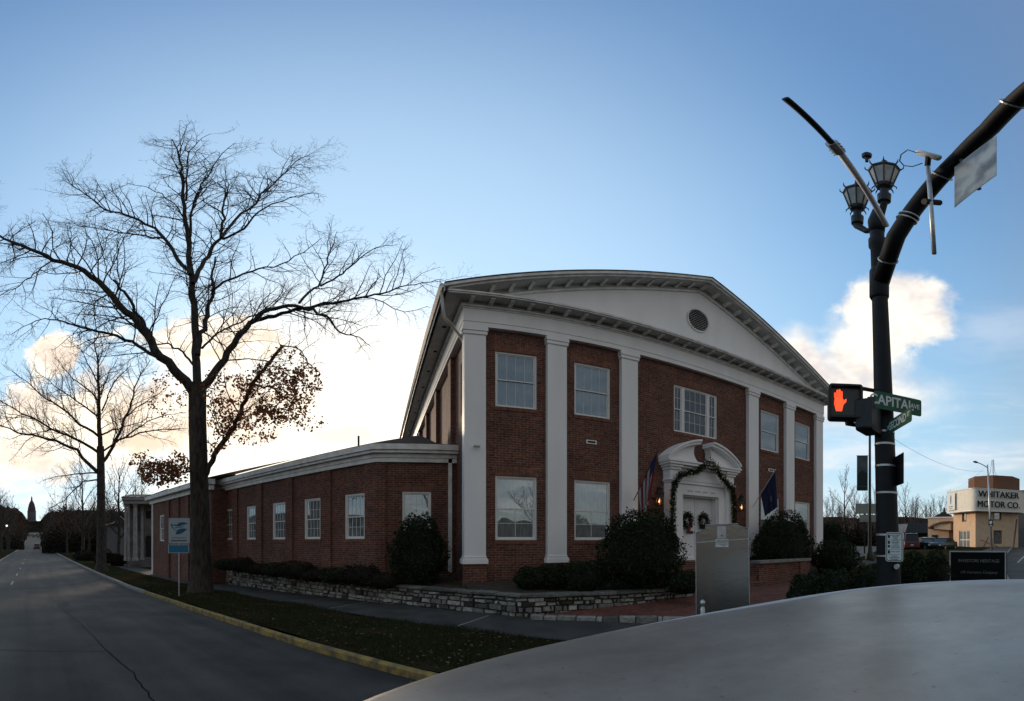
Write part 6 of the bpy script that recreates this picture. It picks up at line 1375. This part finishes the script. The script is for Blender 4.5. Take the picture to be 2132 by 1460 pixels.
# curved band
bc = [C2 + Vector((FA.n[0], FA.n[1], 0)) * .9 + Vector((-FA.r[0], -FA.r[1], 0)) * .2]
q0 = Vector(FA.p(LA * .55, 1.25, 0)); q1 = Vector(FB_.p(LB * .12, 1.25, 0)); q2 = Vector(FB_.p(LB * .92, 1.25, 0)); qm = Vector(FA.p(LA, 1.75, 0)) * .5 + Vector(FB_.p(0, 1.75, 0)) * .5
ctrl = [bc[0], q0, qm, q1, Vector(FB_.p(LB * .5, 1.25, 0)), q2, Vector(FB_.p(LB * 1.02, .6, 0)), Vector(FB_.p(LB * 1.25, -.6, 0)), Vector(FB_.p(LB * 1.6, -1.0, 0))]
def crom(P, n=8):
    out = []
    for i in range(len(P) - 1):
        p0, p1, p2, p3 = P[max(i - 1, 0)], P[i], P[i + 1], P[min(i + 2, len(P) - 1)]
        for k in range(n):
            t = k / n; out.append(.5 * ((2 * p1) + (p2 - p0) * t + (2 * p0 - 5 * p1 + 4 * p2 - p3) * t * t + (3 * p1 - p0 - 3 * p2 + p3) * t ** 3))
    return out + [P[-1]]
bpnts = crom(ctrl)
cen = Vector(FB_.p(LB * .4, -6, 0))
def bandmesh(z0, z1, grow, m, name):
    mb = MB(); rings = []
    for p in bpnts:
        d = (p - cen).normalized() * grow; q = p + d; w = p + (cen - p) * .35; rings.append([(q.x, q.y, z0), (q.x, q.y, z1), (w.x, w.y, z1), (w.x, w.y, z0)])
    mb.loft(rings); return mb.build(name, m, mot)
bandmesh(zb0, zb1, 0, M['band'], 'sign_band'); bandmesh(zb1, zb1 + .09, .08, M['vinyl'], 'band_cap'); bandmesh(zb0 - .1, zb0, .06, M['vinyl'], 'band_foot')
Ft, Lt = fr2(q1, q2); ut0, ut1 = Ft.u_of(2035, .34), Ft.u_of(2122, .34); uc_ = (ut0 + ut1) / 2; wd = ut1 - ut0
for w, dz, xs in (('WHITAKER', .74, 1.0), ('MOTOR CO.', .27, 1.0)):
    sz = 1.0; o = text_mesh(w, sz, M['black'], 'lettering', None, Matrix.Identity(4), .0, .004)
    xsn = [v.co.x for v in o.data.vertices]; ww = max(xsn) - min(xsn); sx = wd * (.97 if w[0] == 'W' else 1.0) / ww
    bm_ = bmesh.new(); bm_.from_mesh(o.data)
    for q_, (ax_, ay_) in enumerate(((.025, .012), (.05, -.012), (.0, .02), (.06, .018))): o2_ = o.data.copy(); o2_.transform(Matrix.Translation((ax_, ay_, .011 * (q_ + 1)))); bm_.from_mesh(o2_); bpy.data.meshes.remove(o2_)
    bm_.to_mesh(o.data); bm_.free()
    o.data.transform(Matrix.Diagonal((sx, 1.12, 1, 1))); o.data.transform(fmat(Ft, uc_, .34, zb0 + (zb1 - zb0) * dz)); o.parent = mot; o.data.transform(Matrix.Translation(-Vector(mot.location)))
mb = MB(); Fq, Lq = fr2(bpnts[2] + Vector((0, 0, 0)), bpnts[9]); mb.fbox(Fq, 0, Lq * .8, .25, .28, zb0 + .25, zb1 - .2); ps = mb.build('poster', M['vinyl'], mot)
mb = MB(); mb.prism(Fq, [(Lq * .4 + .18 * math.cos(a), (zb0 + zb1) / 2 + .3 + .65 * math.sin(a)) for a in np.linspace(0, 2 * math.pi, 16, endpoint=False)], .281, .29); mb.fbox(Fq, Lq * .22, Lq * .58, .281, .287, zb0 + .68, zb0 + .78); mb.fbox(Fq, Lq * .25, Lq * .55, .281, .287, zb0 + .45, zb0 + .53); mb.build('poster_emblem', mat('poster_grey', (.12, .12, .14), .6), ps)
# penthouse and mast
pc_ = Vector(FB_.p(LB * .42, -5.5, 0)); mb = MB(); rp_ = 5.0
Lp = at(2017, YH, 62); Rp = at(2120, YH, 64); w_p = (Rp - Lp).length; cpn = (Lp + Rp) / 2; rp_ = w_p / 2
mb.lathe((cpn.x, cpn.y, zb1 - .3), ((rp_, 0), (rp_, 10.8 - zb1 + .3), (rp_ * .3, 10.9 - zb1 + .4)), 8, rot=.15); mb.build('penthouse', M['brown'], mot)
mb = MB(); mt = at(2067, YH, 62); z0 = 10.7; z1 = zat(957, 62)
for k in range(3):
    a = 2 * math.pi * k / 3; mb.tube([(mt.x + .8 * math.cos(a), mt.y + .8 * math.sin(a), z0), (mt.x + .35 * math.cos(a), mt.y + .35 * math.sin(a), z0 + 1), (mt.x + .12 * math.cos(a), mt.y + .12 * math.sin(a), z1)], .045, 4)
for i in range(8): z = z0 + .9 + (z1 - z0 - 1) * i / 8; mb.tube([(mt.x - .3, mt.y, z), (mt.x + .3, mt.y - .1, z)], .04, 4)
mb.build('roof_mast', M['steel'], mot)
# low wing with arched canopy
W1, W2 = at(1932, YH, 64), at(1986, YH, 63); Fw_, Lw = fr2(W1, W2); ztw = zat(1079, 63.5)
mb = MB(); mb.fbox(Fw_, 0, Lw, -8, 0, zg_ - 1, ztw); mb.build('low_wing', M['peach'], mot)
mb = MB(); mb.fbox(Fw_, -.1, Lw, -8, .1, ztw, ztw + .18); mb.build('wing_cap', M['band'], mot)
ca = [(Fw_.u_of(1939), zat(1098, 63)), (Fw_.u_of(1950), zat(1092, 63)), (Fw_.u_of(1965), zat(1087, 63)), (Fw_.u_of(1984), zat(1086, 63))]
mb = MB()
for (a, b) in zip(ca, ca[1:]): mb.prism(Fw_, [(a[0], a[1] - .25), (b[0], b[1] - .25), (b[0], b[1]), (a[0], a[1])], 0, 1.6)
mb.build('canopy', M['brown'], mot)
mb = MB(); mb.prism(Fw_, [(ca[0][0] + .8, ca[0][1] - .25), (ca[3][0], ca[0][1] - .45), (ca[3][0], ca[3][1] - .26), (ca[2][0], ca[2][1] - .26), (ca[1][0], ca[1][1] - .26)], .9, 1.4); mb.build('canopy_infill', M['peach'], mot)
mb = MB(); mb.fbox(Fw_, Fw_.u_of(1940), Fw_.u_of(1953), .001, .03, zat(1128, 63), zat(1114, 63)); mb.build('dark_window', M['louver'], mot)
mb = MB(); mb.fbox(Fw_, Fw_.u_of(1976), Fw_.u_of(1985), .001, .05, zg_ - .2, zat(1104, 63)); mb.build('side_door', M['brown'], mot)
# dark red roof and shed behind at the right
rb_ = thing('red_roof_house', 'dark red roof and grey wall at the right edge beyond the cream building', 'house', tuple(at(2128, YH, 70))); Fr_ = view_frame(2128, 70); mb = MB(); mb.fbox(Fr_, -1.2, 6, -6, 0, 0, zat(1065, 70)); mb.build('wall', mat('grey_render', (.14, .14, .15), .9), rb_); mb = MB(); mb.fbox(Fr_, -1.3, 6, -6, .2, zat(1065, 70), zat(1021, 70)); mb.build('roof', mat('dark_red_roof', (.16, .02, .02), .8), rb_)
# blue-grey roofed shop left of it
bg_ = thing('blue_roof_shop', 'low shop with dark blue grey roof and white posts behind the parked cars', 'building', tuple(at(1902, YH, 72))); Fz = view_frame(1902, 72); uz = lambda px: (px - 1902) * K * 72
mb = MB(); mb.fbox(Fz, uz(1846), uz(1936), -6, -1.2, 0, zat(1108, 72)); mb.build('wall', M['louver'], bg_)
mb = MB(); mb.prism(Fz, [(uz(1843), zat(1110, 72)), (uz(1936), zat(1110, 72)), (uz(1934), zat(1089, 72)), (uz(1890), zat(1088, 72)), (uz(1846), zat(1092, 72))], -6, 0); mb.build('roof', mat('blue_grey_roof', (.035, .045, .055), .8), bg_)
mb = MB(); mb.prism(Fz, [(uz(1843), zat(1110, 72)), (uz(1885), zat(1109, 72)), (uz(1890), zat(1091, 72)), (uz(1848), zat(1093, 72))], .0, .08); mb.build('pale_gable', M['soffit'], bg_)
for px in (1880, 1896, 1908): mb = MB(); mb.fbox(Fz, uz(px) - .14, uz(px) + .14, -.2, .05, .5, zat(1110.3, 72)); mb.build('post', M['white'], bg_)
# chimneyed roof on the skyline
hr = thing('chimney_house', 'dark gabled roof with a chimney on the skyline left of the cream building', 'house', tuple(at(1966, YH, 100))); Fh2 = view_frame(1966, 100); uh2 = lambda px: (px - 1966) * K * 100
mb = MB(); mb.prism(Fh2, [(uh2(1943), 0), (uh2(1982), 0), (uh2(1982), zat(1074, 100)), (uh2(1966), zat(1064, 100)), (uh2(1945), zat(1076, 100))], -5, 0); mb.build('roof', M['roof'], hr); mb = MB(); mb.fbox(Fh2, uh2(1964), uh2(1968), -3, -1.5, zat(1068, 100), zat(1056, 100)); mb.build('chimney', M['brown'], hr)
# street lamp, pole sign, leaning timbers
sl2 = at(2060, YH, 46); slt = thing('street_lamp', 'grey street lamp with curved arm standing before the cream building', 'street lamp', (sl2.x, sl2.y, gz(sl2.x, sl2.y)))
mb = MB(); zt = zat(968, 46); tp_ = at(2056, YH, 46); bt_ = at(2065, YH, 46); mb.tube([(bt_.x, bt_.y, .8), (tp_.x, tp_.y, zt)], [.13, .075], 10); mb.build('pole', M['steel'], slt, smooth=True)
arm2 = [at(2056, 974, 46), at(2048, 969, 46), at(2040, 965, 46), at(2034, 963, 46)]; mb = MB(); mb.tube(arm2, .05, 8); mb.build('arm', M['steel'], slt, smooth=True); mb = MB(); mb.tube([at(2036, 963.5, 46), at(2031, 962, 46), at(2026, 961.5, 46)], [.07, .13, .06], 10); mb.build('lamp_head', M['dark'], slt)
lsg = thing('lamp_post_sign', 'small black and white sign fixed to the grey street lamp', 'sign', tuple(at(2062, 1090, 45.8))); Fx = view_frame(2063, 45.7); mb = MB(); mb.fbox(Fx, -.24, .24, 0, .02, zat(1096.5, 45.7), zat(1082, 45.7)); mb.build('plate', M['black'], lsg); mb = MB(); mb.prism(Fx, [(-.15, zat(1090, 45.7)), (.0, zat(1093, 45.7)), (.16, zat(1087, 45.7)), (.1, zat(1084.5, 45.7)), (-.16, zat(1086, 45.7))], .021, .03); mb.fbox(Fx, -.15, .15, .021, .03, zat(1095.8, 45.7), zat(1094.2, 45.7)); mb.build('marks', M['letter'], lsg)
tm = thing('timber_prop', 'crossed wooden props leaning against the peach wall', 'timber', tuple(at(2055, 1138, 56))); mb = MB(); mb.tube([at(2041, 1125, 56.5), at(2078, 1139, 55)], .09, 5); mb.build('beam', M['brown'], tm); mb = MB(); mb.tube([at(2058, 1118, 56.5), at(2048, 1139, 55.5)], .07, 5); mb.build('beam', M['brown'], tm)
tm2 = thing('leaning_post', 'tall dark post leaning against the right end of the peach wall', 'post', tuple(at(2111, 1138, 56))); mb = MB(); mb.tube([at(2117, 1082, 58.5), at(2110, 1139, 57)], .11, 6); mb.build('post', M['brown'], tm2)
# overhead wires
for k, (A_, B_, sag, lab) in enumerate(((at(1840, 900, 30), at(2050, 981, 46), .9, 'thin sagging overhead wire running from behind the signal pole to the street lamp'), (at(1950, 1025, 70), at(2050, 975, 46), .8, 'thin overhead wire rising to the street lamp from the left'))):
    mb = MB(); mb.tube([A_.lerp(B_, float(t)) - Vector((0, 0, sag * 4 * t * (1 - t))) for t in np.linspace(0, 1, 24)], .012, 4); tag(mb.build('overhead_wire', M['steel']), lab, 'wire')
# banner lamp post and roadside boards behind the signal pole
bn = at(1811, YH, 27); bnz = gz(bn.x, bn.y); bt = thing('banner_post', 'dark lamp post with a hanging banner left of the signal pole', 'lamp post', (bn.x, bn.y, bnz))
mb = MB(); mb.lathe((bn.x, bn.y, bnz - .2), ((.30, 0), (.28, .7), (.18, .85), (.12, 1.3), (.09, 3), (.07, zat(870, 27) - bnz)), 12); mb.build('post', M['dark'], bt, smooth=True)
Fbn = view_frame(1811, 27); ubn = lambda px: (px - 1811) * K * 27; mb = MB(); mb.fbox(Fbn, ubn(1784), ubn(1807), -.01, .01, zat(1022, 27), zat(949, 27)); bb = mb.build('banner', mat('banner_cloth', (.10, .13, .125), .8, (.05, .07, .065), 2.0), bt)
mb = MB(); mb.prism(Fbn, [(ubn(1784.5), zat(1012, 27)), (ubn(1806.5), zat(1012, 27)), (ubn(1806.5), zat(986, 27)), (ubn(1800), zat(982, 27)), (ubn(1795), zat(980, 27)), (ubn(1789), zat(984, 27)), (ubn(1784.5), zat(987, 27))], .011, .014); mb.fbox(Fbn, ubn(1784.5), ubn(1806.5), .011, .014, zat(1021, 27), zat(1014, 27)); mb.build('banner_print', mat('banner_dark', (.018, .035, .03), .8), bb)
mb = MB(); mb.tube([Fbn.p(ubn(1808), 0, zat(949, 27)), Fbn.p(ubn(1783), 0, zat(949, 27))], .02, 5); mb.build('banner_rod', M['dark'], bt)
rs = at(1812, YH, 36); rsz = gz(rs.x, rs.y); rd = thing('roadside_boards', 'two blank cream boards on posts behind the signal pole', 'sign', (rs.x, rs.y, rsz)); Frs = view_frame(1812, 36); ur = lambda px: (px - 1812) * K * 36
cream = mat('cream_board', (.30, .31, .24), .7, (.24, .25, .2), 2)
mb = MB(); mb.fbox(Frs, ur(1781), ur(1850), -.06, 0, zat(1070, 36), zat(1049, 36)); mb.build('board', cream, rd); mb = MB(); mb.fbox(Frs, ur(1790), ur(1850), -.06, 0, zat(1087, 36), zat(1072, 36)); mb.build('board', cream, rd)
for px in (1800, 1832): mb = MB(); mb.fbox(Frs, ur(px) - .06, ur(px) + .06, -.2, -.08, rsz - .1, zat(1050, 36)); mb.build('post', M['dark'], rd)
# ================================================================ FAR LEFT
dp_ = at(66, YH, 1000); zd = lambda py: CZ + math.tan(K * (YH - py)) * 1000
cap = thing('domed_capitol', 'distant domed capitol on the hill at the end of the avenue', 'building', (dp_.x, dp_.y, zd(1100)))
kk = K * 1000; mb = MB(); mb.lathe((dp_.x, dp_.y, 0), ((13, zd(1112)), (13, zd(1085)), (10, zd(1084)), (10, zd(1066)), (10.8, zd(1065))), 20); mb.build('drum', mat('hazy_stone', (.12, .10, .11), .9), cap)
mb = MB(); mb.lathe((dp_.x, dp_.y, 0), ((9.5, zd(1065)), (8.6, zd(1058)), (6.5, zd(1050)), (3.4, zd(1044)), (2, zd(1043)), (2, zd(1039)), (.4, zd(1033))), 20); mb.build('dome', mat('dome_dull', (.075, .04, .05), .9), cap, smooth=False)
mb = MB(); Fcp = view_frame(60, 1000); mb.fbox(Fcp, -60, 52, -30, 0, zd(1135), zd(1090)); mb.build('wings', mat('hazy_stone_dark', (.03, .026, .026), .9), cap)
ld = at(14, YH, 75); lp2 = thing('street_lamp', 'small lit lamp on a dark post above the far left cars', 'street lamp', (ld.x, ld.y, gz(ld.x, ld.y))); mb = MB(); mb.lathe((ld.x, ld.y, gz(ld.x, ld.y)), ((.12, 0), (.06, 1), (.05, 3.2)), 8); mb.build('post', M['dark'], lp2); mb = MB(); mb.lathe((ld.x, ld.y, zat(1095, 75)), ((.0, -.2), (.2, 0), (.0, .2)), 8); mb.build('globe', emit('lamp_glow', (1, .95, .85), 1.2), lp2)
sy = at(263, YH, 27); sap = thing('sapling', 'thin staked sapling on the verge before the columned house', 'tree', (sy.x, sy.y, gz(sy.x, sy.y) + .1)); mb = MB(); z_ = gz(sy.x, sy.y) + .1; mb.tube([(sy.x, sy.y, z_), (sy.x + .05, sy.y, z_ + 1.2), (sy.x - .03, sy.y, z_ + 2.4)], [.03, .02, .006], 5); mb.build('stem', M['bark'], sap)
for o in bpy.data.objects:
    for k_ in ('_off', '_w'):
        if k_ in o: del o[k_]
